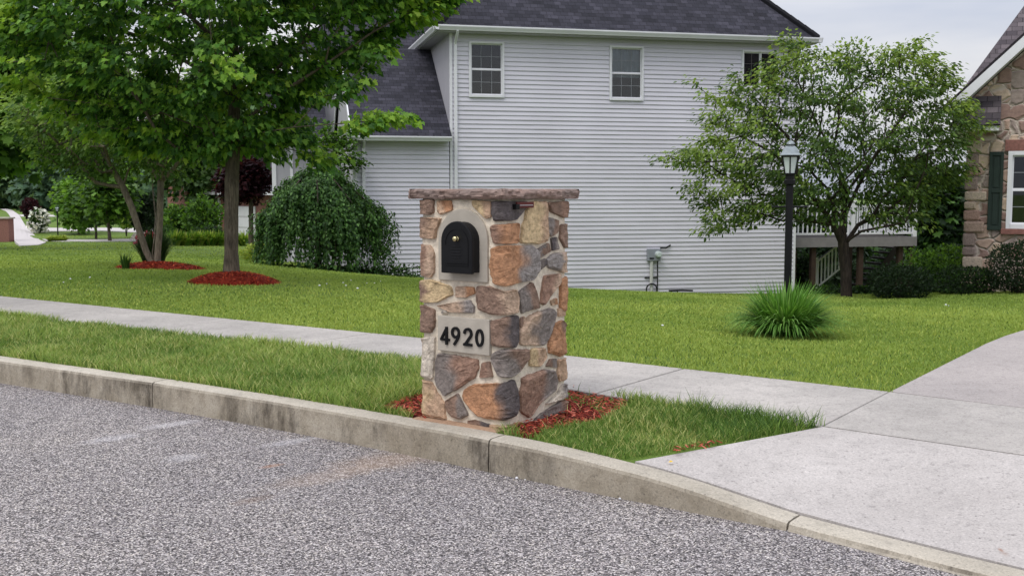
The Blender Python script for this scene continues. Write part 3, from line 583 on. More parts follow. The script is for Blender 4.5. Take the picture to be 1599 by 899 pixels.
    for k in range(5):
        zz = zc+.04+k*.016; ww = [.24, .34, .3, .38, .26][k]; mb.obox(surf2(c-w_*ww/2, zz, hh), np.array([*(-E1), 0])*w_*ww, np.array([*(-E2), 0])*.0035, (0, 0, .007))
    mb.build('embossed_emblem', M['black'], dr, bevel=.002)
    ks = sz(711, 373, hf+.02); base = np.array(surf2(ks[0], ks[1], hf+.005)); nn = np.array([*(-E2), 0])
    mb = MB(); mb.tube([base, base+nn*.006, base+nn*.012, base+nn*.02, base+nn*.026, base+nn*.03], [.017, .015, .008, .0155, .014, .006], 16); mb.build('knob', M['knob'], dr, smooth=True)
    # number plaque and figures
    q = [sz(*p, .03) for p in ((684, 546.5), (762, 555), (765.5, 500.5), (683, 491))]
    l = (q[0][0]+q[3][0])/2; r = (q[1][0]+q[2][0])/2; b_ = (q[0][1]+q[1][1])/2; t_ = (q[2][1]+q[3][1])/2
    pl = extrude([(l, b_), (r, b_), (r, t_), (l, t_)], -.01, .03, 'number_plaque', M['cast'], root, .003)
    dz = [(-0.004, 0)]
    def stroke(path, wd, closed=False):
        """constant width band along a path -> quads in 2-D"""
        p = [np.array(a, float) for a in path]; n = len(p); L_ = []; R_ = []
        for i in range(n):
            a = p[i-1] if (i > 0 or closed) else p[i]; b = p[(i+1) % n] if (i < n-1 or closed) else p[i]
            d1 = p[i]-a; d2 = b-p[i]; d1 = d1/(np.linalg.norm(d1)+1e-9); d2 = d2/(np.linalg.norm(d2)+1e-9)
            if np.linalg.norm(p[i]-a) < 1e-9: d1 = d2
            if np.linalg.norm(b-p[i]) < 1e-9: d2 = d1
            t = d1+d2; t = t/(np.linalg.norm(t)+1e-9); m_ = np.array([-t[1], t[0]]); k = 1/max(.45, float(np.dot(m_, np.array([-d1[1], d1[0]])))); L_.append(p[i]+m_*wd*.43*k); R_.append(p[i]-m_*wd*.43*k)
        return L_, R_, closed
    W_ = .17
    arc = lambda cx, cy, rx, ry, a0, a1, n=18: [(cx+rx*math.cos(math.radians(a0+(a1-a0)*i/n)), cy+ry*math.sin(math.radians(a0+(a1-a0)*i/n))) for i in range(n+1)]
    GL = {'4': [stroke([(.60, .24), (.02, .24), (.02, .241)], .15) if 0 else stroke([(.66, .27), (.06, .27)], .15), stroke([(.09, .25), (.47, .93)], .14), stroke([(.46, 0), (.46, .98)], .16)],
          '9': [stroke(arc(.33, .67, .235, .25, 0, 360, 28)[:-1], .16, True), stroke([(.565, .66), (.55, .5), (.47, .33), (.22, .0)], .16)],
          '2': [stroke([(.08, .66)]+arc(.32, .68, .225, .235, 175, -35, 18)+[(.14, .09)], .16), stroke([(.03, .08), (.60, .08)], .16)],
          '0': [stroke(arc(.33, .5, .225, .42, 0, 360, 32)[:-1], .165, True)]}
    boxes = {'4': (686.5, 509, 702, 536.5), '9': (704, 509.5, 718.5, 537.5), '2': (723, 511, 738.5, 539.5), '0': (741.5, 513, 756, 541)}
    for ch, (x0, y0, x1, y1) in zip('4920', [boxes[k] for k in '4920']):
        a = sz(x0, y1, .036); b = sz(x1, y0, .036); mb = MB(); W0 = b[0]-a[0]; H0 = b[1]-a[1]; H0 *= .97
        for gi, (L_, R_, cl) in enumerate(GL[ch]):
            n = len(L_); hh = .040+.0006*gi; T = lambda p: (a[0]+W0*(p[0]/.66), a[1]+H0*p[1])
            vs = [surf2(*T(p), h) for h in (.029, hh) for pp in (L_, R_) for p in pp]; fs = []
            for k in range(n if cl else n-1):
                j = (k+1) % n; fs += [(2*n+k, 3*n+k, 3*n+j, 2*n+j), (k, j, n+j, n+k), (k, 2*n+k, 2*n+j, j), (n+k, n+j, 3*n+j, 3*n+k)]
            if not cl: fs += [(0, n, 3*n, 2*n), (n-1, 3*n-1, 4*n-1, 2*n-1)]
            mb.add(vs, fs)
        mb.build('digit', M['blackm'], pl)
    # folded dark red flag bracket under the cap on the right face
    a = face_pt(795, 326); b = face_pt(820, 317)
    def surf3(s, z, h): q = C0+E2*s-E1*h; return np.array([q[0], q[1], z])
    fl = MB(); e = np.array([*E2, 0]); nn = np.array([*(-E1), 0])
    fl.obox(surf3(a[0]+.02, a[1]+.004, .03), e*(b[0]-a[0]+.01), nn*.012, (0, 0, .034)); fo = fl.build('signal_flag', M['redmetal'], root, bevel=.003)
    fb = MB(); fb.obox(surf3(a[0]+.0, a[1]-.004, .0), e*.035, nn*.05, (0, 0, .03)); fb.build('flag_bracket', M['blackm'], fo, bevel=.003)
    fs_ = MB(); fs_.obox(surf3(a[0]+.045, a[1]+.018, .0425), e*(b[0]-a[0]-.03), nn*.003, (0, 0, .003)); fs_.build('flag_rivet_strip', M['offwhite'], fo)
pillar()
# ------------------------------------------------------------------ mulch beds (chips are uncountable: one object each)
def mulch_bed(name, cx, cy, rx, ry, hgt, n, label, size=.035, rot=0, zfix=None, clip=None):
    V = []; F = []; K = 26; R_ = 9; V.append((cx, cy, (zfix if zfix is not None else gz1(cx, cy))+hgt))
    def pt(r, a):
        rr = 1+.07*noise.noise(Vector((math.cos(a)*1.5, math.sin(a)*1.5, cx))); x = r*rr*math.cos(a)*rx; y = r*rr*math.sin(a)*ry
        return cx+x*math.cos(rot)-y*math.sin(rot), cy+x*math.sin(rot)+y*math.cos(rot)
    def hz(x, y, r): return (zfix if zfix is not None else gz1(x, y))+hgt*(1-r**2.2)-.02*(r > .98)
    vs = [(cx, cy, hz(cx, cy, 0))]; fs = []
    for i in range(1, R_+1):
        for k in range(K):
            x, y = pt(i/R_, k*2*math.pi/K); vs.append((x, y, hz(x, y, i/R_)+.012*noise.noise(Vector((x*9, y*9, 0)))))
    fs = [(0, 1+k, 1+(k+1) % K) for k in range(K)]+[(1+i*K+k, 1+i*K+K+k, 1+i*K+K+(k+1) % K, 1+i*K+(k+1) % K) for i in range(R_-1) for k in range(K)]
    keep = None
    cols = [srgb(112, 36, 22)]*len(vs); r = np.sqrt(RNG.random(n)); a = RNG.random(n)*6.283; base = len(vs)
    if clip: fs = [f for f in fs if all(clip(vs[i][0], vs[i][1]) for i in f)]
    sh = [srgb(150, 48, 28), srgb(178, 66, 38), srgb(120, 34, 22), srgb(84, 26, 18), srgb(196, 92, 60), srgb(134, 44, 30)]
    for i in range(n):
        x, y = pt(r[i]*1.02, a[i])
        if clip and not clip(x, y): continue
        z = hz(x, y, min(1, r[i]))+RNG.random()*.012; t = RNG.random()*3.1416; l = size*RNG.uniform(.5, 1.4); w_ = size*RNG.uniform(.12, .3); tl = RNG.uniform(-.5, .5)
        dx, dy = math.cos(t), math.sin(t); c = sh[RNG.integers(len(sh))]; b = len(vs)
        for sx, sy in ((-1, -1), (1, -1), (1, 1), (-1, 1)): vs.append((x+dx*l/2*sx-dy*w_/2*sy, y+dy*l/2*sx+dx*w_/2*sy, z+tl*l/2*sx+.35*w_*sy*RNG.uniform(-1, 1)+.006)); cols.append(c)
        fs.append((b, b+1, b+2, b+3))
    o = np_mesh(name, vs, [i for f in fs for i in f], [len(f) for f in fs], M['mulch'], None, np.array(cols)); return tag(o, label, 'mulch', kind='stuff')
# ------------------------------------------------------------------ buildings
class Frame:
    """a building's own axes: u along the facade, w into the building, z up"""
    def __init__(s, A, B): s.o = np.array(A[:2], float); d = np.array(B[:2], float)-s.o; s.W = float(np.linalg.norm(d)); s.d = d/s.W; s.n = np.array([-s.d[1], s.d[0]])
    def p(s, u, w, z): q = s.o+s.d*u+s.n*w; return np.array([q[0], q[1], z])
    def hit(s, px, py, w=0.0):
        h = plane_hit(px, py, s.p(0, w, 0), np.array([*s.n, 0])); q = h[:2]-s.o; return float(q@s.d), float(h[2])
    def side_w(s, px, py, u):
        h = plane_hit(px, py, s.p(u, 0, 0), np.array([*s.d, 0])); return float((h[:2]-s.o)@s.n), float(h[2])
    def box(s, mb, u0, u1, w0, w1, z0, z1):
        return mb.obox(s.p(u0, w0, z0), s.p(u1, w0, z0)-s.p(u0, w0, z0), s.p(u0, w1, z0)-s.p(u0, w0, z0), (0, 0, z1-z0))
    def quad(s, mb, pts, uv=None, thick=0):
        V = [s.p(*p) for p in pts]; a = V[1]-V[0]; L = np.linalg.norm(a); a = a/L; nrm = np.cross(a, V[-1]-V[0]); nrm = nrm/np.linalg.norm(nrm); b = np.cross(nrm, a)
        U = [(float((v-V[0])@a)+pts[0][0], float((v-V[0])@b)) for v in V]; n = len(V)
        if not thick: return mb.add(V, [tuple(range(n))], [U])
        W_ = [v-nrm*thick for v in V]; fs = [tuple(range(n)), tuple(range(2*n-1, n-1, -1))]+[(i, n+i, n+(i+1) % n, (i+1) % n) for i in range(n)]
        return mb.add(V+W_, fs, [U, U[::-1]]+[[(0, 0)]*4]*n)
H = Frame(P(703, 300, 28.0), P(1243, 300, 30.2))
def siding(fr, name, u0, u1, w, z0, z1, holes, mat, parent, course=.114, lip=.026):
    mb = MB(); z = z0; k = 0
    while z < z1:
        zt = min(z+course, z1); bits = [(u0, u1, z, zt)]
        for a, b, c, d in holes:
            nb = []
            for p, q, e, f in bits:
                if zt <= c or z >= d or b <= p or a >= q: nb.append((p, q, e, f)); continue
                if a > p: nb.append((p, a, e, f))
                if b < q: nb.append((b, q, e, f))
                if e < c: nb.append((max(a, p), min(b, q), e, c))
                if f > d: nb.append((max(a, p), min(b, q), d, f))
            bits = nb
        for p, q, e, f in bits:
            if q-p < .01 or f-e < .003: continue
            cut = [p]+[c for c in (u0+((k*1.37) % 3.66)+3.66*i for i in range(4)) if p+.05 < c < q-.05]+[q]
            for si, (p, q) in enumerate(zip(cut[:-1], cut[1:])):
              g = lambda zz: w-lip-.003*(si % 2)+(lip-.002)*((zz-z)/course)**.8
              V = [fr.p(p, g(e), e), fr.p(q, g(e), e), fr.p(q, g(f), f), fr.p(p, g(f), f), fr.p(p, w+.01, e), fr.p(q, w+.01, e), fr.p(p, w+.01, f), fr.p(q, w+.01, f)]
              mb.add(V, [(0, 1, 2, 3), (4, 5, 1, 0), (1, 5, 7, 2), (4, 0, 3, 6)])
        z = zt; k += 1
    return mb.build(name, mat, parent)
def window(fr, u0, u1, z0, z1, w, parent, cols=2, rows=2, split=True, curtain=None, muntin='muntin', slider=False, trim=.055, grid=True, sill=False):
    """hung or sliding window set in a real opening"""
    mb = MB(); pr = .055
    fr.box(mb, u0, u0+trim, w-pr, w+.08, z0, z1); fr.box(mb, u1-trim, u1, w-pr, w+.08, z0, z1)
    fr.box(mb, u0+trim, u1-trim, w-pr, w+.08, z1-trim, z1); fr.box(mb, u0+trim, u1-trim, w-pr-.012, w+.08, z0, z0+trim*1.2)
    wf = mb.build('window', M['white'], parent, bevel=.004)
    a, b, c, d = u0+trim, u1-trim, z0+trim*1.2, z1-trim
    sb = MB(); t = .028; panes = [(a, b, c, (c+d)/2), (a, b, (c+d)/2, d)] if not slider else [(a, (a+b)/2, c, d), ((a+b)/2, b, c, d)]
    for i, (p, q, r, s_) in enumerate(panes):
        ww = w-.008+.022*(i if not slider else 1-i); fr.box(sb, p, p+t, ww, ww+.03, r, s_); fr.box(sb, q-t, q, ww, ww+.03, r, s_); fr.box(sb, p+t, q-t, ww, ww+.03, r, r+t); fr.box(sb, p+t, q-t, ww, ww+.03, s_-t, s_)
    sb.build('sash', M['white'], wf)
    gm = MB()
    for i, (p, q, r, s_) in enumerate(panes): ww = w+.006+.022*(i if not slider else 1-i); fr.box(gm, p+t, q-t, ww, ww+.004, r+t, s_-t)
    gm.build('pane', M['glass'], wf)
    if grid:
        mm = MB(); e = .006
        for i, (p, q, r, s_) in enumerate(panes):
            ww = w-.004+.022*(i if not slider else 1-i)
            for k in range(1, cols): x = p+(q-p)*k/cols; fr.box(mm, x-e, x+e, ww, ww+.004, r+t, s_-t)
            for k in range(1, rows): y = r+(s_-r)*k/rows; fr.box(mm, p+t, q-t, ww+.0045, ww+.0075, y-e, y+e)
        mm.build('muntin', M[muntin], wf)
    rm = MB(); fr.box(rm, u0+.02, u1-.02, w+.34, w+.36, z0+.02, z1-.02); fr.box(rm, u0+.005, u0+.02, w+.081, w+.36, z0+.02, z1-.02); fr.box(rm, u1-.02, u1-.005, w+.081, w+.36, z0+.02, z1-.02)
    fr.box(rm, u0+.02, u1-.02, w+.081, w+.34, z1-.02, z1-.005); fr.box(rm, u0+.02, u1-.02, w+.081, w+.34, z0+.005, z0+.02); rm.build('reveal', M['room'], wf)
    if curtain:
        cm = MB(); n = 40; z_0 = c+(d-c)*curtain; vs = []
        for i in range(n+1): f = i/n; vs += [fr.p(a+(b-a)*f, w+.10+.012*math.sin(f*n*1.1), z_0), fr.p(a+(b-a)*f, w+.10+.012*math.sin(f*n*1.1), d)]
        cm.add(vs, [(2*i, 2*i+2, 2*i+3, 2*i+1) for i in range(n)]); cm.build('curtain', M['curtain'], wf)
    return wf
def pipe(mb, pts, wd=.075, dp=.05):
    for a, b in zip(pts[:-1], pts[1:]): mb.tube([a, b], [wd*.6]*2, 4)
    return mb
def siding_house():
    base = H.p(H.W/2, 4, gz1(*H.p(H.W/2, 0, 0)[:2]))
    root = thing('siding_house', base, 'tall two storey house in pale grey siding with dark shingle roof behind the mailbox pillar', 'house')
    W_ = H.W; ZE = 5.52; ZB = -2.2
    wins = []
    for (x0, y0, x1, y1) in ((732, 66, 787, 152), (951, 73, 1005, 157), (1157, 80, 1217, 139)):
        a = H.hit(x0, y1); b = H.hit(x1, y0); wins.append((a[0], b[0], a[1], b[1]))
    siding(H, 'siding_wall', 0.04, W_-.04, 0, ZB, ZE, wins, M['vinyl'], root)
    mb = MB(); H.box(mb, 0, .06, -.04, .04, ZB, ZE); mb.build('corner_trim', M['white'], root); mb = MB(); H.box(mb, W_-.06, W_+.002, -.04, .04, ZB, ZE); mb.build('corner_trim', M['white'], root)
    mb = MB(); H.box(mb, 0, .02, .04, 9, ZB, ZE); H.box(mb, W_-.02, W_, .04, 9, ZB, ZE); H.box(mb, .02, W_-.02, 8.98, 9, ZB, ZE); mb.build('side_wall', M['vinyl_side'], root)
    window(H, *wins[0], 0, root, 3, 2, curtain=.0); window(H, *wins[1], 0, root, 3, 2, curtain=.42); window(H, *wins[2], 0, root, 2, 3, slider=True, muntin='muntind')
    # roof: hip over the main block
    ov = .36; z0 = 5.66; m_ = 1.05; U0, U1, V0, V1 = -ov, W_+ov, -ov, 9+ov; k = (V1-V0)/2; zr = z0+m_*k; rb = MB()
    H.quad(rb, [(U0, V0, z0), (U1, V0, z0), (U1-k+.0, V0+k, zr), (U0+k, V0+k, zr)] if U1-U0 > 2*k else [(U0, V0, z0), (U1, V0, z0), ((U0+U1)/2, V0+k, zr)])
    H.quad(rb, [(U1, V0, z0), (U1, V1, z0), (U1-k, V0+k, zr)]); H.quad(rb, [(U1, V1, z0), (U0, V1, z0), (U0+k, V0+k, zr), (U1-k, V0+k, zr)]); H.quad(rb, [(U0, V1, z0), (U0, V0, z0), (U0+k, V0+k, zr)])
    rb.build('roof', M['shingle'], root)
    for (ua, va, ub, vb) in ((U0, V0, U0+k, V0+k), (U1, V0, U1-k, V0+k)):
        n = 34; hb = MB()
        for i in range(n):
            f0, f1 = i/n, (i+1)/n; a = H.p(ua+(ub-ua)*f0, va+(vb-va)*f0, z0+(zr-z0)*f0+.02); b = H.p(ua+(ub-ua)*f1, va+(vb-va)*f1, z0+(zr-z0)*f1+.02); hb.tube([a, b+np.array([0, 0, .012])], [.09, .09], 6)
        hb.build('hip_cap', M['shingle'], root)
    mb = MB(); H.box(mb, U0+.02, U1-.02, V0+.02, .0-.021, 5.52, 5.545); H.box(mb, U0+.02, 0, -.02, V1, 5.52, 5.545); H.box(mb, W_, U1-.02, -.02, V1, 5.52, 5.545); mb.build('soffit', M['soffit'], root)
    # eaves gutter: K shape
    def gutter(mb, u0, u1, w, z, hh=.125):
        prof = [(0, 0), (-.07, 0), (-.085, .03), (-.125, hh*.72), (-.125, hh), (-.11, hh), (-.11, hh-.012), (0, hh-.012)]
        V = [H.p(u, w+a, z+b) for u in (u0, u1) for a, b in prof]; n = len(prof)
        mb.add(V, [(i, (i+1) % n, n+(i+1) % n, n+i) for i in range(n)]+[tuple(range(n)), tuple(range(2*n-1, n-1, -1))])
    def gutter_w(mb, u, w0, w1, z, sgn=-1, hh=.125):
        prof = [(0, 0), (.07, 0), (.085, .03), (.125, hh*.72), (.125, hh), (.11, hh), (.11, hh-.012), (0, hh-.012)]
        V = [H.p(u+sgn*a, w, z+b) for w in (w0, w1) for a, b in prof]; n = len(prof)
        mb.add(V, [(i, (i+1) % n, n+(i+1) % n, n+i) for i in range(n)]+[tuple(range(n)), tuple(range(2*n-1, n-1, -1))])
    mb = MB(); gutter(mb, U0-.1, U1+.1, V0+.02, 5.55); gutter_w(mb, U0+.02, V0-.1, 6.2, 5.55); gutter_w(mb, U1-.02, V0-.1, V1, 5.55, 1); mb.build('gutter', M['white'], root)
    mb = MB(); u = H.hit(711, 200)[0]
    H.box(mb, u-.04, u+.04, -.085, -.025, gz1(*H.p(u, 0, 0)[:2])-.1, 5.28)
    mb.tube([H.p(u, -.055, 5.26), H.p(u, -.12, 5.34), H.p(u, -.3, 5.46), H.p(u, -.40, 5.56)], .038, 6); mb.build('downspout', M['white'], root)
    # lower wing to the left
    ul = H.hit(553, 300)[0]; ze = 2.86
    siding(H, 'siding_wall', ul+.06, -.02, 0.0, ZB, ze, [], M['vinyl'], root)
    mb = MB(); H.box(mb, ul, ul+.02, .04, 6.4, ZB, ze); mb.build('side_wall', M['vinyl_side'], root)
    mb = MB(); H.box(mb, ul-.02, ul+.07, -.04, .03, ZB, ze); mb.build('corner_trim', M['white'], root)
    mb = MB(); zg = 2.80; gutter(mb, ul-.12, -.015, -.30, zg, .12); mb.build('gutter', M['white'], root)
    mb = MB(); H.box(mb, ul-.3, -.02, -.30, -.022, ze-.02, ze+.005); mb.build('soffit', M['soffit'], root)
    u = H.hit(568, 300)[0]; mb = MB(); H.box(mb, u-.04, u+.04, -.085, -.025, ZB+.6, 2.66); mb.tube([H.p(u, -.055, 2.64), H.p(u, -.12, 2.68), H.p(u, -.33, 2.80)], .036, 6); mb.build('downspout', M['white'], root)
    zr2 = 5.5; rw = 3.05; rb = MB(); u0 = ul-.07
    H.quad(rb, [(u0, -.34, ze+.06), (-.005, -.34, ze+.06), (-.005, rw, zr2), (u0, rw, zr2)], thick=.05); H.quad(rb, [(-.005, 6.4, ze+.06), (u0, 6.4, ze+.06), (u0, rw, zr2), (-.005, rw, zr2)], thick=.05); rb.build('roof', M['shingle'], root)
    mb = MB(); H.quad(mb, [(ul-.005, .0, ze), (ul-.005, rw, zr2-.12), (ul-.005, 6.1, ze)]); mb.build('gable', M['vinyl_side'], root)
    def rake(mb, u, pts, th=.16, dp=.03):
        for (wa, za), (wb, zb) in zip(pts[:-1], pts[1:]):
            a = H.p(u, wa, za); b = H.p(u, wb, zb); mb.obox(a, b-a, H.p(u-dp, 0, 0)-H.p(u, 0, 0), (0, 0, th))
    mb = MB(); rake(mb, u0-.002, [(-.34, ze-.08), (rw, zr2-.14)]); rake(mb, u0-.002, [(6.4, ze-.08), (rw, zr2-.14)]); mb.build('rake_board', M['white'], root)
    # set-back block: upper hip roof and lower garage roof behind the trees
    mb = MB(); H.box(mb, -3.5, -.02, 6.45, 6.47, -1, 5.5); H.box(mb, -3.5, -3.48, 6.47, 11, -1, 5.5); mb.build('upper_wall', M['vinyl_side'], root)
    rb = MB(); a, b, c, d = -3.9, 2.0, 6.1, 13.0; kk = 3.45; zt = 5.66+.95*kk
    H.quad(rb, [(a, c, 5.66), (b, c, 5.66), (b, c+kk, zt), (a+kk, c+kk, zt)]); H.quad(rb, [(a, d, 5.66), (a, c, 5.66), (a+kk, c+kk, zt)]); rb.build('roof', M['shingle'], root)
    mb = MB(); gutter(mb, a, U0-.02, c+.03, 5.55); mb.build('gutter', M['white'], root)
    ug = H.hit(425, 230, 5)[0]; mb = MB(); H.box(mb, ug, ul-.03, 5.0, 5.02, ZB, 2.9); mb.build('garage_wall', M['vinyl_side'], root)
    mb = MB(); H.box(mb, ug-.02, ug+.10, 4.96, 4.998, ZB, 3.0); mb.build('corner_trim', M['white'], root); mb = MB(); H.box(mb, ug+.5, ug+.58, 4.96, 4.998, ZB, 2.9); mb.build('corner_trim', M['white'], root)
    rb = MB(); H.quad(rb, [(ug-.3, 4.7, 3.1), (ul-.34, 4.7, 3.1), (ul-.34, 7.2, 5.2), (ug-.3, 7.2, 5.2)], thick=.05); rb.build('roof', M['shingle'], root)
    mb = MB(); gutter(mb, ug-.3, ul-.36, 4.72, 2.98, .12); mb.build('gutter', M['white'], root)
    # fixtures: power meter, conduit, cable loop, gas valve
    a = H.hit(1009, 407); b = H.hit(1029, 388); mb = MB(); H.box(mb, a[0], b[0], -.15, -.022, a[1], b[1]); mt = mb.build('electric_meter', M['metergrey'], root, bevel=.01)
    c = H.hit(1024.5, 396.5); mb = MB(); p0 = H.p(c[0], -.15, c[1]); nn = H.p(0, -1, 0)-H.p(0, 0, 0); mb.tube([p0, p0+nn*.03, p0+nn*.10, p0+nn*.115], [.09, .085, .08, .05], 20); mb.build('meter_dial', M['lampglass'], mt, smooth=False)
    mb = MB(); e = H.hit(1013, 403); H.box(mb, e[0]-.03, e[0]+.09, -.155, -.149, e[1]-.02, e[1]+.02); mb.build('meter_label', M['blackm'], mt)
    gq = H.hit(1015, 460); zg = gz1(*H.p(gq[0], 0, 0)[:2])
    mb = MB(); mb.tube([H.p(gq[0], -.09, zg-.1), H.p(gq[0], -.09, a[1])], .045, 12); mb.tube([H.p(gq[0], -.09, zg-.1), H.p(gq[0], -.09, zg+.07)], .10, 12); mb.build('conduit', M['pvc'], mt)
    mb = MB(); u2 = H.hit(1025.5, 430)[0]; mb.tube([H.p(u2, -.06, zg-.1), H.p(u2, -.06, a[1])], .014, 6); cc = H.hit(1014.5, 451)
    mb.tube([H.p(cc[0]+.15*math.cos(t), -.15, cc[1]+.15*math.sin(t)) for t in np.linspace(0, 6.2, 22)], .02, 6)
    s0 = H.hit(1006, 433)[0]; z_ = H.hit(1006, 433)[1]; H.box(mb, s0, u2, -.05, -.03, z_-.02, z_+.01)
    t0 = H.hit(1030, 387); t1 = H.hit(1046, 382.5); mb.tube([H.p(t0[0], -.05, t0[1]), H.p((t0[0]+t1[0])/2, -.08, t0[1]-.005), H.p(t1[0], -.04, t1[1])], .022, 6); mb.build('service_cable', M['blackm'], mt)
    mb = MB(); g = [H.hit(*q) for q in ((1042, 453.5), (1079, 453), (1046, 463), (1055, 459))]; mb.tube([H.p(g[0][0], -.12, g[0][1]), H.p((g[0][0]+g[1][0])/2, -.13, g[0][1]+.01), H.p(g[1][0], -.12, g[1][1])], .025, 8); mb.tube([H.p(g[2][0], -.12, g[2][1]-.2), H.p(g[2][0], -.12, g[0][1])], .022, 8); mb.tube([H.p(g[3][0], -.12, g[3][1]-.2), H.p(g[3][0], -.12, g[0][1])], .02, 8)
    mb.tube([H.p(g[2][0]-.07, -.16, g[3][1]+.02), H.p(g[2][0]+.2, -.16, g[3][1]+.02)], .04, 10); gp = mb.build('gas_pipe', M['blackm'], root)
siding_house()
# ------------------------------------------------------------------ raised deck
def deck():
    w0 = .45; u0 = H.W+.02; uf, zf = H.hit(1432, 369.5, w0); zb = H.hit(1432, 384, w0)[1]; D = 3.6
    root = thing('raised_deck', H.p((u0+uf)/2, w0+1.5, -1.5), 'raised timber deck with white railing behind the spreading tree', 'deck')
    mb = MB(); H.box(mb, u0, uf, w0, w0+.04, zb, zf); H.box(mb, uf-.04, uf, w0+.04, w0+D, zb, zf); mb.build('fascia', M['deckgrey'], root)
    mb = MB()
    for i in range(int(D/.15)): H.box(mb, u0, uf-.045, w0+.045+i*.15, w0+.18+i*.15, zf-.04, zf-.002)
    for i in range(9): uu = u0+.1+i*(uf-u0-.3)/8; H.box(mb, uu, uu+.045, w0+.045, w0+D, zb+.02, zf-.045)
    mb.build('deck_floor', M['darkwood'], root)
    def rail(u_a, w_a, u_b, w_b, z_a, z_b, n, posts):
        mb = MB(); A = H.p(u_a, w_a, z_a); B = H.p(u_b, w_b, z_b); d = B-A; dh = np.array([d[0], d[1], 0]); dh = dh/np.linalg.norm(dh); t = np.array([-dh[1], dh[0], 0])
        mb.obox(A-t*.045+np.array([0, 0, .86]), d, t*.09, (0, 0, .05)); mb.obox(A-t*.02+np.array([0, 0, .08]), d, t*.04, (0, 0, .05))
        for i in range(1, n): p = A+d*i/n; mb.obox(p-t*.015-dh*.018+np.array([0, 0, .13]), dh*.036, t*.03, (0, 0, .73))
        r = mb.build('railing', M['white'], root)
        for f in posts: pb = MB(); p = A+d*f; pb.obox(p-t*.055-dh*.055, dh*.11, t*.11, (0, 0, 1.0)); pb.obox(p-t*.075-dh*.075+np.array([0, 0, 1.0]), dh*.15, t*.15, (0, 0, .05)); pb.build('railing_post', M['white'], r, bevel=.004)
    rail(u0+.06, w0+.06, uf-.06, w0+.06, zf, zf, 28, (0.0, .5, 1)); rail(uf-.06, w0+.17, uf-.06, w0+D, zf, zf, 24, (.5, 1))
    for u in (u0+.2, H.hit(1268, 400, w0+.1)[0], H.hit(1345, 400, w0)[0], uf-.5, uf-.15):
        mb = MB(); g = gz1(*H.p(u, w0+.2, 0)[:2]); H.box(mb, u, u+.14, w0+.12, w0+.26, g-.3, zb+.02); mb.build('post', M['deckpost'], root)
    for u in (u0+1.2, uf-.2):
        mb = MB(); g = gz1(*H.p(u, w0+D, 0)[:2]); H.box(mb, u, u+.14, w0+D-.2, w0+D-.06, g-.3, zb+.02); mb.build('post', M['deckpost'], root)
    # stair under the deck falling to the left, white rail
    a = H.hit(1273, 470, w0+1.2); b = H.hit(1322, 392, w0+1.2); c = H.hit(1400, 372, w0+1.6); mb = MB(); d_ = H.hit(1340, 470, w0+1.6); n = 9
    for i in range(n):
        f = i/n; u = d_[0]+(c[0]-d_[0])*f; z = -1.5+(zb+1.5)*f; H.box(mb, u, u+.3, w0+1.3, w0+2.4, z, z+.05)
    A = H.p(d_[0], w0+1.25, -1.6); B = H.p(c[0], w0+1.25, zb); mb.obox(A, B-A, H.p(0, .05, 0)-H.p(0, 0, 0), (0, 0, .28)); mb.build('stair', M['darkwood'], root)
    rail(a[0]-.05, w0+1.2, b[0]+.1, w0+1.2, -1.45, -.62, 10, (0.0,))
deck()
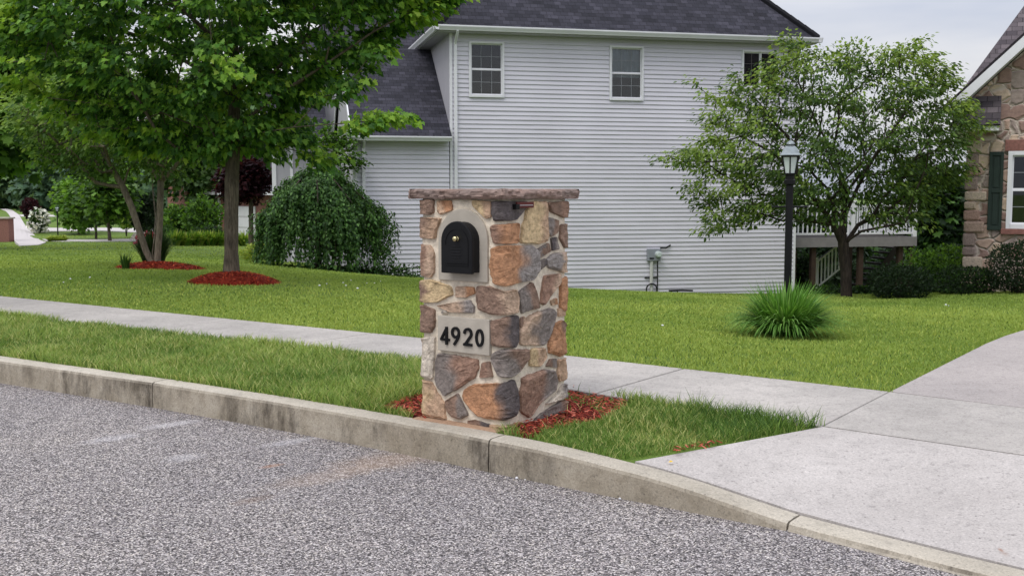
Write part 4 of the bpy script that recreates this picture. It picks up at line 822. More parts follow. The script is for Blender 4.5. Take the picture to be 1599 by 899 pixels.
# patio wall that closes the lower level under the deck
# ------------------------------------------------------------------ fieldstone house on the right
def stone_house():
    S0 = P(1511, 300, 20.7); rot = math.radians(24); e = np.array([math.cos(rot), -math.sin(rot)]); F = Frame(S0, S0[:2]+e*8.4)
    root = thing('stone_house', F.p(4, 3, gz1(*F.p(4, 0, 0)[:2])), 'fieldstone house with green shutters and steep gable at the right edge', 'house')
    zb = -1.2; Wd = 8.4; ua = 4.1; ze = F.hit(1497, 178, -.35)[1]; m_ = .97; za = ze+(ua+.35)*m_
    wa = F.hit(1570, 357); wt = F.hit(1598, 236); wu0 = wa[0]; wu1 = wu0+1.0; wz0, wz1 = wa[1], wt[1]
    mb = MB()
    F.quad(mb, [(0, 0, zb), (wu0, 0, zb), (wu0, 0, ze+.35*m_+wu0*m_-.05), (0, 0, ze+.35*m_-.05)]); 
    F.quad(mb, [(wu0, 0, zb), (wu1, 0, zb), (wu1, 0, wz0), (wu0, 0, wz0)]); F.quad(mb, [(wu0, 0, wz1), (wu1, 0, wz1), (wu1, 0, ze+(.35+wu1)*m_-.05), (wu0, 0, ze+(.35+wu0)*m_-.05)])
    F.quad(mb, [(wu1, 0, zb), (Wd, 0, zb), (Wd, 0, ze+.35*m_-.05), (ua, 0, za-.05), (wu1, 0, ze+(.35+wu1)*m_-.05)])
    F.quad(mb, [(0, 9, zb), (0, 0, zb), (0, 0, ze+.25), (0, 9, ze+.25)]); F.quad(mb, [(Wd, 0, zb), (Wd, 9, zb), (Wd, 9, ze+.25), (Wd, 0, ze+.25)]); F.quad(mb, [(Wd, 9, zb), (0, 9, zb), (0, 9, ze+.2), (Wd, 9, ze+.2)])
    mb.build('stone_wall', M['fieldwall'], root)
    # rusticated corner: big proud blocks
    mb = MB(); z = zb; k = 0; rr = random.Random(5); cols = [srgb(170, 146, 132), srgb(188, 168, 150), srgb(150, 132, 124), srgb(196, 178, 160), srgb(168, 138, 126)]
    while z < ze-.02:
        h_ = min(rr.uniform(.16, .3), ze-z); l = rr.uniform(.2, .42); c = rr.choice(cols); o = F.p(-.04-rr.uniform(0, .02), -.04-rr.uniform(0, .025), z+.012); mb.obox(o, F.p(l, 0, 0)-F.p(0, 0, 0), F.p(0, rr.uniform(.2, .4), 0)-F.p(0, 0, 0), (0, 0, h_-.024)); mb.col[-8:] = [c]*8; z += h_; k += 1
    mb.build('quoin', M['stone'], root, bevel=.03)
    # front gable roof and the higher hip roof behind it
    ov = .42; rb = MB(); bk = 7.0
    F.quad(rb, [(-.35, -ov, ze+.17), (ua, -ov, za+.17), (ua, bk, za+.17), (-.35, bk, ze+.17)][::-1], thick=.06); F.quad(rb, [(ua, -ov, za+.17), (2*ua+.35, -ov, ze+.17), (2*ua+.35, bk, ze+.17), (ua, bk, za+.17)][::-1], thick=.06)
    F.quad(rb, [(-.36, .12, ze+.19), (9.5, .12, ze+.19), (9.5, 5.7, ze+.19+4.8), (2.58, 5.7, ze+.19+5.1)]); F.quad(rb, [(-.36, 9.2, ze+.19), (-.36, .12, ze+.19), (2.58, 5.7, ze+.19+5.1)])
    rb.build('roof', M['shingle2'], root)
    mb = MB(); th = .21
    a = F.p(-.36, -ov-.03, ze-.03); b = F.p(ua, -ov-.03, za-.03); mb.obox(a, b-a, F.p(0, .035, 0)-F.p(0, 0, 0), (0, 0, th)); c = F.p(2*ua+.36, -ov-.03, ze-.03); mb.obox(c, b-c, F.p(0, .035, 0)-F.p(0, 0, 0), (0, 0, th)); mb.build('rake_board', M['white'], root)
    mb = MB(); a = F.p(-.34, -ov+.005, ze-.02); b = F.p(ua, -ov+.005, za-.02); mb.obox(a, b-a, F.p(0, ov-.01, 0)-F.p(0, 0, 0), (0, 0, .02)); mb.build('soffit', M['offwhite'], root)
    # cornice return
    r0 = F.hit(1519, 205, -.3); r1 = F.hit(1560, 205, -.3); zr = r0[1]; u0, u1 = -.34, r1[0]
    mb = MB(); F.box(mb, u0, u1, -.40, -.005, zr, zr+.10); mb.add([F.p(u1+.004, -.40, zr+.1), F.p(u1+.004, -.005, zr+.1), F.p(u1+.004, -.005, zr+.62), F.p(u1-.03, -.40, zr+.1), F.p(u1-.03, -.005, zr+.1), F.p(u1-.03, -.005, zr+.62)], [(0, 1, 2), (5, 4, 3), (0, 2, 5, 3), (0, 3, 4, 1), (1, 4, 5, 2)]); rt = mb.build('cornice_return', M['white'], root)
    mb = MB(); F.quad(mb, [(u0, -.45, zr+.105), (u1+.02, -.45, zr+.105), (u1+.02, -.0, zr+.66), (u0+.3, -.0, zr+.66)], thick=.03); mb.build('return_roof', M['shingle2'], rt)
    mb = MB(); F.box(mb, u0-.02, -.0-.005, -.005, 8.9, zr, zr+.12); mb.build('gutter', M['white'], root)
    window(F, wu0, wu1, wz0, wz1, 0, root, 2, 2, curtain=.0, trim=.075)
    mb = MB(); F.box(mb, wu0-.06, wu1+.06, -.05, .02, wz1+.002, wz1+.21); mb.build('brick_lintel', M['brick'], root, bevel=.006); mb = MB(); F.box(mb, wu0-.08, wu1+.08, -.085, .02, wz0-.10, wz0-.002); mb.build('brick_sill', M['brick'], root, bevel=.006)
    sa = F.hit(1541, 359); sb = F.hit(1569, 237)
    for a0, a1 in ((sa[0], sb[0]-.01), (wu1+.04, wu1+.04+sb[0]-sa[0])):
        mb = MB(); z0, z1 = sa[1], sb[1]; F.box(mb, a0, a1, -.03, -.004, z0, z1); f = .05
        F.box(mb, a0, a0+f, -.052, -.031, z0, z1); F.box(mb, a1-f, a1, -.052, -.031, z0, z1)
        for zz in (z0, (z0+z1)/2-.03, z1-.07): F.box(mb, a0+f, a1-f, -.052, -.031, zz, zz+.07)
        for p, q in ((z0+.1, (z0+z1)/2-.06), ((z0+z1)/2+.07, z1-.1)): F.box(mb, a0+f+.03, a1-f-.03, -.044, -.031, p, q)
        mb.build('shutter', M['shutter'], root, bevel=.004)
    return F
STF = stone_house()
# ------------------------------------------------------------------ brick house far left behind the maple
def brick_house():
    A = P(338, 350, 58); B = P(436, 350, 52); F = Frame(A, B); g = gz1(*A[:2])-.3
    root = thing('brick_house', F.p(2, 3, g), 'distant low brick house with white garage door behind the maple trunk', 'house')
    zt = F.hit(345, 300)[1]
    mb = MB(); F.box(mb, -4.5, F.W, 0, 9, g-1, zt); mb.build('brick_wall', M['brick'], root)
    mb = MB(); a = F.hit(369, 388); b = F.hit(388, 322); F.box(mb, a[0], a[0]+2.5, -.06, -.005, a[1], b[1]); gd = mb.build('garage_door', M['offwhite'], root)
    mb = MB()
    for i in range(4): F.box(mb, a[0]+.05, a[0]+2.45, -.075, -.061, a[1]+.05+i*(b[1]-a[1])/4, a[1]-.04+(i+1)*(b[1]-a[1])/4)
    mb.build('door_panel', M['white'], gd)
    for px in (344, 358): mb = MB(); a = F.hit(px, 390); F.box(mb, a[0], a[0]+.22, -.08, -.005, g-.5, zt-.05); mb.build('corner_trim', M['white'], root)
    rb = MB(); z0 = zt+.0; F.quad(rb, [(-5, -.5, z0), (F.W+.5, -.5, z0), (F.W-3, 4.5, z0+3.2), (-1.6, 4.5, z0+3.2)]); F.quad(rb, [(-5, 9.5, z0), (-5, -.5, z0), (-1.6, 4.5, z0+3.2)]); rb.build('roof', M['shingle'], root)
    mb = MB(); F.box(mb, -5, F.W+.5, -.6, -.45, z0-.14, z0+.02); mb.build('gutter', M['white'], root)
    # a front gable with white rakes
    rb = MB(); F.quad(rb, [(-4.6, -1.2, z0+.1), (-2.9, -1.2, z0+2.0), (-2.9, 3, z0+2.0), (-4.6, 3, z0+.1)]); F.quad(rb, [(-2.9, -1.2, z0+2.0), (-1.2, -1.2, z0+.1), (-1.2, 3, z0+.1), (-2.9, 3, z0+2.0)]); rb.build('roof', M['shingle'], root)
    mb = MB(); F.box(mb, -4.4, -1.4, -1.0, -.01, g-1, z0); mb.add([F.p(-4.4, -1.0, z0), F.p(-1.4, -1.0, z0), F.p(-2.9, -1.0, z0+1.8)], [(0, 1, 2)]); mb.build('gable', M['brick'], root)
    mb = MB()
    for s in (-1, 1): a = F.p(-2.9+s*1.7, -1.24, z0); b = F.p(-2.9, -1.24, z0+1.95); mb.obox(a, b-a, F.p(0, .04, 0)-F.p(0, 0, 0), (0, 0, .2))
    mb.build('rake_board', M['white'], root)
brick_house()
# ------------------------------------------------------------------ lamps and far brick pillar
def lantern_post(px, Y, ytop, name, label, scale=1.0, detail=True, ybase=None, group=None):
    q = P(px, 300, Y); g = gz1(q[0], q[1]); zt = P(px, ytop, Y)[2]; root = thing(name, (q[0], q[1], g), label, 'lamp post', group); x, y = q[0], q[1]; k = (zt-g)/2.05 if not detail else 1
    zg = zt-.40*k; n = 6; R_ = .038*k
    mb = MB(); mb.tube([(x, y, g-.2), (x, y, g+.3*k), (x, y, zg-.10*k)], [R_]*3, 16); mb.lathe((x, y, zg-.12*k), [(R_*1.05, 0), (R_*1.5, .01*k), (R_*1.5, .05*k), (R_*1.2, .06*k), (R_*1.2, .10*k), (R_*1.6, .115*k)], 16)
    mb.lathe((x, y, g-.02), [(R_*1.1, 0), (R_*2, .001), (R_*1.9, .05*k), (R_*1.15, .09*k)], 16); po = mb.build('post', M['blackm'], root, smooth=False)
    gl = MB(); gl.lathe((x, y, zg), [(.054*k, 0), (.086*k, .175*k)], n, .26); gl.build('lamp_glass', M['lampglass'], root)
    fr = MB()
    for i in range(n):
        a = .26+i*math.pi*2/n; fr.tube([(x+.058*k*math.cos(a), y+.058*k*math.sin(a), zg-.004), (x+.091*k*math.cos(a), y+.091*k*math.sin(a), zg+.175*k)], .0075*k, 5)
    fr.lathe((x, y, zg-.018*k), [(.038*k, 0), (.064*k, .004*k), (.064*k, .018*k)], n, .26); fr.lathe((x, y, zg+.163*k), [(.094*k, 0), (.100*k, .004*k), (.100*k, .013*k), (.094*k, .018*k)], n, .26); fr.build('lantern_frame', M['blackm'], root)
    cp = MB(); cp.lathe((x, y, zg+.178*k), [(.124*k, 0), (.126*k, .006*k), (.106*k, .022*k), (.086*k, .055*k), (.064*k, .085*k), (.034*k, .104*k), (.030*k, .112*k)], n, .26)
    cp.lathe((x, y, zg+.29*k), [(.026*k, 0), (.045*k, .004*k), (.040*k, .018*k), (.022*k, .034*k), (.008*k, .042*k), (.006*k, .052*k), (.012*k, .062*k), (.010*k, .075*k), (.003*k, .105*k)], 14); cp.build('lantern_roof', M['lampmetal'], root)
    if detail:
        lb = MB(); z = P(px, 323, Y)[2]; lb.tube([(x-.16, y-.02, z), (x+.17, y+.02, z)], .009, 8)
        for s in (-1, 1): lb.tube([(x+s*.17-.0, y+s*.02, z), (x+s*.185, y+s*.02, z)], .014, 8)
        lb.build('ladder_rest', M['blackm'], root)
lantern_post(1233, 11.2, 209, 'lamp_post', 'black post lamp with glass lantern rising from the grass clump')
lantern_post(88, 64, 320, 'lamp_post', 'distant black lamp post beside the far footpath', detail=False)
lantern_post(164, 88, 325, 'lamp_post', 'very distant small lamp post seen between the young trees', detail=False)
def far_pillar():
    q = P(3, 300, 52); g = gz1(q[0], q[1]); zt = P(3, 340, 52)[2]; root = thing('brick_pillar', (q[0], q[1], g), 'distant red brick pillar at the left edge beside the far footpath', 'pillar')
    mb = MB(); mb.obox((q[0]-1.1, q[1], g-.3), (1.35, 0, 0), (0, .55, 0), (0, 0, zt-g+.25)); mb.build('brick_shaft', M['brick'], root)
    mb = MB(); mb.obox((q[0]-1.16, q[1]-.06, zt-.05), (1.47, 0, 0), (0, .67, 0), (0, 0, .07)); mb.build('cap', M['cast'], root, bevel=.01)
far_pillar()
# ------------------------------------------------------------------ far walks and drives on the left
FAR_POLYS = []
def far_strip(name, L, R): 
    a = [ground_at(*p) for p in L]; b = [ground_at(*p) for p in R]; FAR_POLYS.append(np.array([q[:2] for q in a]+[q[:2] for q in b[::-1]])); poly_sheet(name, (a, b), M['farwalk'], depth=.2, drape=.035, sub=5)
far_strip('footpath', [(31, 385), (22, 376), (18, 367), (17.5, 352), (17, 340), (13, 334), (9, 330), (0, 326.5), (-30, 322)], [(60, 383.5), (72, 379), (62, 375.5), (52, 366), (41, 355), (35, 345), (30, 336), (19, 328.5), (-20, 319.5)])
far_strip('footpath', [(72, 377), (102, 377.6), (150, 377.8), (218, 377.4), (300, 377.4)], [(66, 374.2), (102, 374.8), (150, 374.9), (218, 373.6), (300, 373.4)])
far_strip('drive_far', [(50, 363), (100, 361.5), (160, 361), (213, 363.5), (300, 364)], [(44, 356.5), (100, 356.6), (160, 356.4), (213, 357), (300, 357)])
far_strip('drive_far', [(33, 338.5), (70, 338.5), (120, 338.8), (200, 339)], [(30, 335.6), (70, 336), (120, 336.4), (200, 336.8)])
far_strip('drive_far', [(18, 325.5), (50, 326.8), (90, 328.5), (130, 331)], [(14, 323.4), (50, 324.6), (90, 326.2), (130, 328.8)])
# ------------------------------------------------------------------ vegetation
def inside(poly, x, y):
    poly = np.asarray(poly, float); r = np.zeros(len(x), bool); j = len(poly)-1
    for i in range(len(poly)):
        xi, yi = poly[i]; xj, yj = poly[j]; c = ((yi > y) != (yj > y)) & (x < (xj-xi)*(y-yi)/(yj-yi+1e-12)+xi); r ^= c; j = i
    return r
MAPLE = np.array([(0, 0), (.10, .12), (.42, .05), (.30, .26), (.50, .45), (.24, .50), (.22, .68), (0, 1), (-.22, .68), (-.24, .50), (-.50, .45), (-.30, .26), (-.42, .05), (-.10, .12)])
OVAL = np.array([(0, 0), (.22, .25), (.26, .55), (0, 1), (-.26, .55), (-.22, .25)])
SLIM = np.array([(0, 0), (.13, .35), (0, 1), (-.13, .35)])
CLUMP = np.array([(0, 0), (.3, .1), (.55, .35), (.35, .5), (.45, .8), (.1, .75), (0, 1.05), (-.2, .72), (-.5, .78), (-.4, .45), (-.6, .25), (-.25, .12)])
def leaves(name, pos, axis, nrm, size, tmpl, col, mat, parent, fold=.0):
    N = len(pos); K = len(tmpl); axis = axis/np.linalg.norm(axis, axis=1, keepdims=True); side = np.cross(axis, nrm); side /= (np.linalg.norm(side, axis=1, keepdims=True)+1e-9); up = np.cross(side, axis)
    size = np.broadcast_to(size, (N,)); V = pos[:, None, :] + size[:, None, None]*(tmpl[None, :, 0:1]*side[:, None, :]+tmpl[None, :, 1:2]*axis[:, None, :]) + (size[:, None]*(fold*np.abs(tmpl[None, :, 0])-.18*tmpl[None, :, 1]**2))[:, :, None]*up[:, None, :]
    return np_mesh(name, V.reshape(-1, 3), np.arange(N*K), np.full(N, K), mat, parent, np.repeat(col, K, axis=0), smooth=False)
def rnd_unit(n, g=RNG): v = g.normal(size=(n, 3)); return v/np.linalg.norm(v, axis=1, keepdims=True)
def pick_cols(n, cols, g=RNG, w=None): c = np.array(cols)[g.choice(len(cols), n, p=w)]; return c*g.uniform(.75, 1.25, (n, 1))
def skeleton(limbs, tips, base, pen=.30, seg=.4, seed=1, sag=0.0):
    """limbs: polylines of joints; grows twigs from them to every tip. returns nodes, parent, radius weights"""
    rn = random.Random(seed); X = []; par = []; L = []; fixed = []
    for pts in limbs:
        prev = -1
        if X:
            d = [np.linalg.norm(np.array(x)-pts[0]) for x in X]; prev = int(np.argmin(d))
        for i, p in enumerate(pts):
            if i == 0 and prev >= 0 and np.linalg.norm(X[prev]-p) < 1e-6: continue
            X.append(np.array(p, float)); par.append(prev); L.append(0 if prev < 0 else L[prev]+np.linalg.norm(X[-1]-X[prev])); prev = len(X)-1
    order = np.argsort([np.linalg.norm(t-base) for t in tips]); tipnode = []; buf = np.zeros((len(X)+len(tips)*14, 3)); lb = np.zeros(len(buf)); m = len(X); buf[:m] = X; lb[:m] = L; dirs = {}
    for k in order:
        t = tips[k]; d = np.linalg.norm(buf[:m]-t, axis=1); c = d+pen*lb[:m]
        if m > 6: c[:2] += 3
        j = int(np.argmin(c)); a = buf[j].copy(); n = max(1, min(8, int(d[j]/seg))); pj = par[j]; d0 = (a-buf[pj]) if pj >= 0 else np.array([0, 0, 1.]); d0 = d0/(np.linalg.norm(d0)+1e-9)*d[j]*.35; prev = j
        for i in range(1, n+1):
            f = i/n; q = a*(1-f)+t*f+d0*f*(1-f)*1.1; 
            if i < n: q = q+np.array([rn.uniform(-1, 1) for _ in range(3)])*d[j]*.05
            q[2] -= sag*math.sin(f*math.pi)*d[j]
            if m >= len(buf): break
            buf[m] = q; lb[m] = lb[prev]+np.linalg.norm(q-buf[prev]); par.append(prev); prev = m; m += 1
        tipnode.append((k, prev))
    X = buf[:m]; cnt = np.zeros(m)
    for k, i in tipnode:
        while i >= 0: cnt[i] += 1; i = par[i]
    return X, par, cnt, tipnode
def wood(name, X, par, cnt, r0, mat, parent, rmin=.006, power=.55, flare=None):
    tot = cnt.max(); V = []; F = []; ring = {}
    rad = np.maximum(rmin, r0*(np.maximum(cnt, .5)/tot)**power)
    for i in range(len(X)):
        p = par[i]
        if p < 0: continue
        a, b = X[p], X[i]; d = b-a; l = np.linalg.norm(d)
        if l < 1e-5: continue
        d = d/l; n = 9 if rad[i] > .05 else (6 if rad[i] > .02 else 4); ref = np.array([1., 0, 0]) if abs(d[0]) < .8 else np.array([0, 1., 0]); x = np.cross(d, ref); x /= np.linalg.norm(x); y = np.cross(d, x)
        ra = min(rad[p], rad[i]*1.35) if cnt[p] > cnt[i]*1.3 else rad[p]; rb = rad[i]; s = len(V)
        ra *= .955
        if flare and p == 0: ra *= flare
        for q, r in ((a-d*ra*.3, ra), (b+d*rb*.2, rb)):
            for k in range(n): t = k*2*math.pi/n; V.append(q+r*(x*math.cos(t)+y*math.sin(t)))
        F += [(s+k, s+(k+1) % n, s+n+(k+1) % n, s+n+k) for k in range(n)]
    return np_mesh(name, V, [i for f in F for i in f], [len(f) for f in F], mat, parent, smooth=True)
def crown_tips(outline, Y, thick, n, seed=1, shell=.0, ysh=0.0):
    """points filling a crown whose outline at distance Y was measured in the photo; depth follows the distance from the rim"""
    g = np.random.default_rng(seed); o = np.array(outline, float); x0, y0 = o.min(0); x1, y1 = o.max(0); out = []
    seg = np.stack([o, np.roll(o, -1, 0)], 1)
    while len(out) < n:
        x = g.uniform(x0, x1, 400); y = g.uniform(y0, y1, 400); m = inside(o, x, y)
        for a, b in zip(x[m], y[m]):
            p = np.array([a, b]); ab = seg[:, 1]-seg[:, 0]; t = np.clip(((p-seg[:, 0])*ab).sum(1)/((ab**2).sum(1)+1e-9), 0, 1); d = np.linalg.norm(seg[:, 0]+ab*t[:, None]-p, axis=1).min()/F_PX*Y
            h = thick*math.sqrt(min(1, d/thick))*(1 if d < thick else 1); u = g.uniform(-1, 1); u = math.copysign(abs(u)**(1-shell*.6), u); yy = Y+ysh+u*h
            q = P(a, b, Y); out.append(np.array([q[0], yy, q[2]]))
            if len(out) >= n: break
    return np.array(out)
def spray(tips, base, per, spread, flat, size, g, down=.25, out_bias=.6, along=None):
    """leaf positions round every twig end: each leaf points away from the trunk, drooping"""
    n = len(tips)*per; c = np.repeat(tips, per, 0); o = c-base; o[:, 2] *= .25; o /= (np.linalg.norm(o, axis=1, keepdims=True)+1e-9)
    off = rnd_unit(n, g)*g.uniform(0, 1, (n, 1))**.5*spread; off[:, 2] *= flat; off += o*g.uniform(-.7, 1, (n, 1))*spread*.8
    pos = c+off; ax = off/(np.linalg.norm(off, axis=1, keepdims=True)+1e-9)*.7+o*out_bias+rnd_unit(n, g)*.5; ax[:, 2] -= down+g.uniform(0, .5, n)
    nr = rnd_unit(n, g)*.75; nr[:, 2] += 1.0; sz = size*g.uniform(.5, 1.35, n); return pos, ax, nr, sz
def off_top(pos, allp, per): return (pos-np.repeat(allp, per, 0))[:, 2] > 0
def tree(name, label, cat, Y, px, py, limbs, outline, thick, n, per, spread, flat, size, tmpl, cols, bark, r0, seed=1, w=None, group=None, extra=None, tipcols=None, pen=.3, power=.55, shell=0, flare=1.5, rmin=.006, base_z=None, ysh=0, seg=.4, down=.25, leafmat='leaf', tipfrac=.12, sag=0.0):
    g = np.random.default_rng(seed); b = P(px, py, Y); zb = gz1(b[0], b[1]) if base_z is None else base_z; b[2] = zb
    root = thing(name, b, label, cat, group)
    def lp(q): p = P(q[0], q[1], Y); return np.array([p[0], p[1]+(q[2] if len(q) > 2 else 0), p[2]])
    LM = [[np.array([b[0], b[1], zb-.08])]+[lp(q) for q in limbs[0]]]+[[lp(q) for q in l] for l in limbs[1:]]
    tips = crown_tips(outline, Y, thick, n, seed, shell, ysh)
    if extra is not None: tips = np.concatenate([tips, np.array([lp(q) for q in extra])])
    X, par, cnt, tn = skeleton(LM, list(tips), b+np.array([0, 0, 1.0]), pen, seg, seed, sag)
    wood('trunk', X, par, cnt, r0, bark, root, power=power, flare=flare, rmin=rmin)
    # leaves on twig ends and also on the last joints before them
    pr = np.array([par[i] for k, i in tn]); pr = pr[cnt[pr] < 5]; mids = X[pr]; allp = np.concatenate([tips, mids[::2]])
    cen = np.array([b[0], b[1], b[2]+.55*(tips[:, 2].max()-b[2])])
    pos, ax, nr, sz = spray(allp, cen, per, spread, flat, size, g, down)
    col = pick_cols(len(pos), cols, g, w)
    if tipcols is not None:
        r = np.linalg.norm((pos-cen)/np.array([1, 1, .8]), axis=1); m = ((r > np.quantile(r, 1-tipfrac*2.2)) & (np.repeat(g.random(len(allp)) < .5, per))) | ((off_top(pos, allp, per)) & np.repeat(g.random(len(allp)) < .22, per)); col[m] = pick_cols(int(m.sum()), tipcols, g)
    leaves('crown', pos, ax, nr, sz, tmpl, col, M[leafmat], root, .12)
    return root
# --- the maple
gl = lambda *c: [srgb(*x) for x in c]
tree('maple_tree', 'large young maple with dense dark green crown on a single straight trunk', 'tree', 16.0, 361, 440,
     [[(361, 400), (361, 340), (362, 280), (364, 225), (366, 160), (368, 90), (372, 20), (376, -60), (380, -150), (384, -240)], [(364, 225), (390, 190, -.3), (450, 150, -.5), (520, 110, -.7), (590, 60, -.6), (640, 30, -.5)], [(362, 235), (330, 205, -.3), (270, 180, -.5), (190, 170, -.8), (110, 160, -.8)],
      [(366, 160), (420, 110, .3), (500, 30, .3), (580, -30, .2)], [(366, 160), (310, 110, .2), (230, 60, .2), (140, 30, .2)], [(364, 225), (400, 215, -.6), (480, 205, -1.0), (560, 200, -1.1), (625, 192, -1.1)], [(364, 225), (340, 215, .8), (300, 200, 1.6)], [(366, 160), (380, 130, -1.0), (390, 100, -2.0)], [(368, 90), (300, 20, -.8), (220, -60, -1.2)], [(368, 90), (440, 0, -.8), (540, -80, -1)]],
     [(15, 40), (30, 130), (95, 165), (130, 205), (200, 225), (260, 240), (330, 250), (400, 232), (455, 236), (490, 232), (505, 212), (470, 190), (455, 165), (500, 128), (555, 108), (572, 85), (612, 62), (640, 38), (675, 14), (712, -10), (690, -60), (640, -140), (560, -240), (450, -330), (370, -360), (280, -330), (170, -250), (80, -150), (20, -60)],
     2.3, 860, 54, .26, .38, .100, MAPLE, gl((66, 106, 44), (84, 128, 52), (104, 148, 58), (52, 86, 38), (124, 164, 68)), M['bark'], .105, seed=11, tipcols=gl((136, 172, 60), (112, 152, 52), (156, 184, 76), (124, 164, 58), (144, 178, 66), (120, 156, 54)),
     extra=[(636, 190, -1.1), (618, 193, -1.1), (600, 188, -1.1), (585, 200, -1.1), (570, 205, -1), (556, 150, -.9), (540, 155, -.9), (562, 138, -.9), (520, 160, -.9), (705, 2, -.5), (690, 8, -.5), (672, 22, -.5), (655, 36, -.6), (420, 125, -2.2), (430, 140, -2.2), (275, 40, -2), (385, 40, -2), (400, 28, -2), (60, 110, -1), (590, 100, -.9), (603, 92, -.9), (500, 255, -.3), (515, 240, -.3), (490, 242, -.2)], pen=.22, power=.6, down=.35, shell=.5, tipfrac=.16)
mulch_bed('mulch', *P(365, 447, 15.9)[:2], .66, .6, .15, 2600, 'low mound of red mulch around the single maple trunk', .04)
# --- multi-stemmed tree to its left
tree('multi_stem_tree', 'light green tree with three leaning pale stems left of the maple', 'tree', 20.0, 245, 419,
     [[(238, 412), (228, 392), (218, 362), (206, 325), (192, 292), (178, 268), (160, 235)], [(246, 417), (246, 395), (249, 360), (250, 320), (251, 285), (254, 240), (262, 200)], [(243, 416), (238, 395), (240, 380), (232, 340, .4), (222, 300, .6), (214, 260, .8)], [(251, 285), (236, 262), (220, 240), (200, 200)], [(251, 285), (272, 262), (292, 235)], [(192, 292), (172, 290), (150, 285)]],
     [(18, 170), (30, 215), (60, 245), (70, 262), (110, 268), (150, 282), (190, 262), (235, 272), (290, 270), (330, 250), (345, 200), (300, 130), (200, 100), (90, 110), (30, 140)], 1.9, 420, 34, .30, .5, .085, OVAL,
     gl((80, 112, 52), (96, 130, 60), (68, 98, 46), (112, 144, 70)), M['bark_pale'], .082, seed=21, tipcols=gl((120, 150, 70), (132, 160, 84)), pen=.3, power=.42, flare=1.15)
mulch_bed('mulch', *P(250, 423, 19.9)[:2], .82, .6, .12, 1800, 'low mound of red mulch around the three leaning stems', .05)
# --- spreading small-leaved tree in front of the house corner
tree('spreading_tree', 'wide spreading small leaved tree on a dark forked trunk by the house corner', 'tree', 20.0, 1322, 463,
     [[(1321, 430), (1318, 400), (1317, 380)], [(1317, 380), (1300, 350, -.1), (1272, 318, -.2), (1240, 280, -.3), (1200, 240, -.4), (1150, 215, -.4)], [(1317, 385), (1318, 340, .1), (1322, 300), (1310, 250, .2), (1280, 190, .2), (1250, 130, .1)], [(1318, 340), (1335, 290, -.2), (1360, 240, -.3), (1400, 180, -.4), (1430, 120, -.3)], [(1317, 385), (1345, 352, .2), (1385, 335, .3), (1440, 325, .3)], [(1322, 300), (1350, 275, .4), (1400, 250, .7), (1460, 220, .9)], [(1300, 350), (1250, 340, .4), (1190, 335, .7), (1140, 330, .7)], [(1310, 250), (1330, 190, -.8), (1350, 120, -1)], [(1300, 350), (1275, 355, -.5), (1230, 345, -1), (1180, 330, -1.2)]],
     [(1040, 248), (1075, 225), (1110, 205), (1092, 188), (1085, 165), (1120, 165), (1150, 112), (1185, 130), (1200, 100), (1235, 60), (1262, 78), (1300, 92), (1330, 70), (1362, 88), (1400, 62), (1440, 60), (1455, 85), (1480, 108), (1475, 135), (1500, 150), (1515, 180), (1535, 205), (1500, 225), (1508, 262), (1480, 290), (1445, 300), (1440, 335), (1400, 350), (1365, 342), (1350, 300), (1310, 315), (1280, 350), (1235, 348), (1170, 350), (1110, 362), (1100, 330), (1070, 290), (1085, 262)],
     1.9, 860, 34, .22, .5, .076, OVAL, gl((72, 98, 46), (86, 114, 52), (60, 84, 42), (100, 126, 58)), M['bark_dark'], .10, seed=31, tipcols=gl((124, 150, 66), (138, 160, 80)), pen=.35, power=.5, flare=1.15, tipfrac=.16, shell=.3, seg=.3, extra=[(1300, 322, -.8), (1345, 335, -.8), (1365, 352, -.6), (1390, 345, -.8), (1410, 335, -.6), (1425, 350, -.5), (1290, 340, -.8), (1270, 352, -.8), (1375, 330, -.9), (1032, 247), (1045, 243), (1055, 250), (1105, 148), (1118, 155), (1235, 55), (1082, 128), (1520, 195), (1105, 365), (1110, 356)])
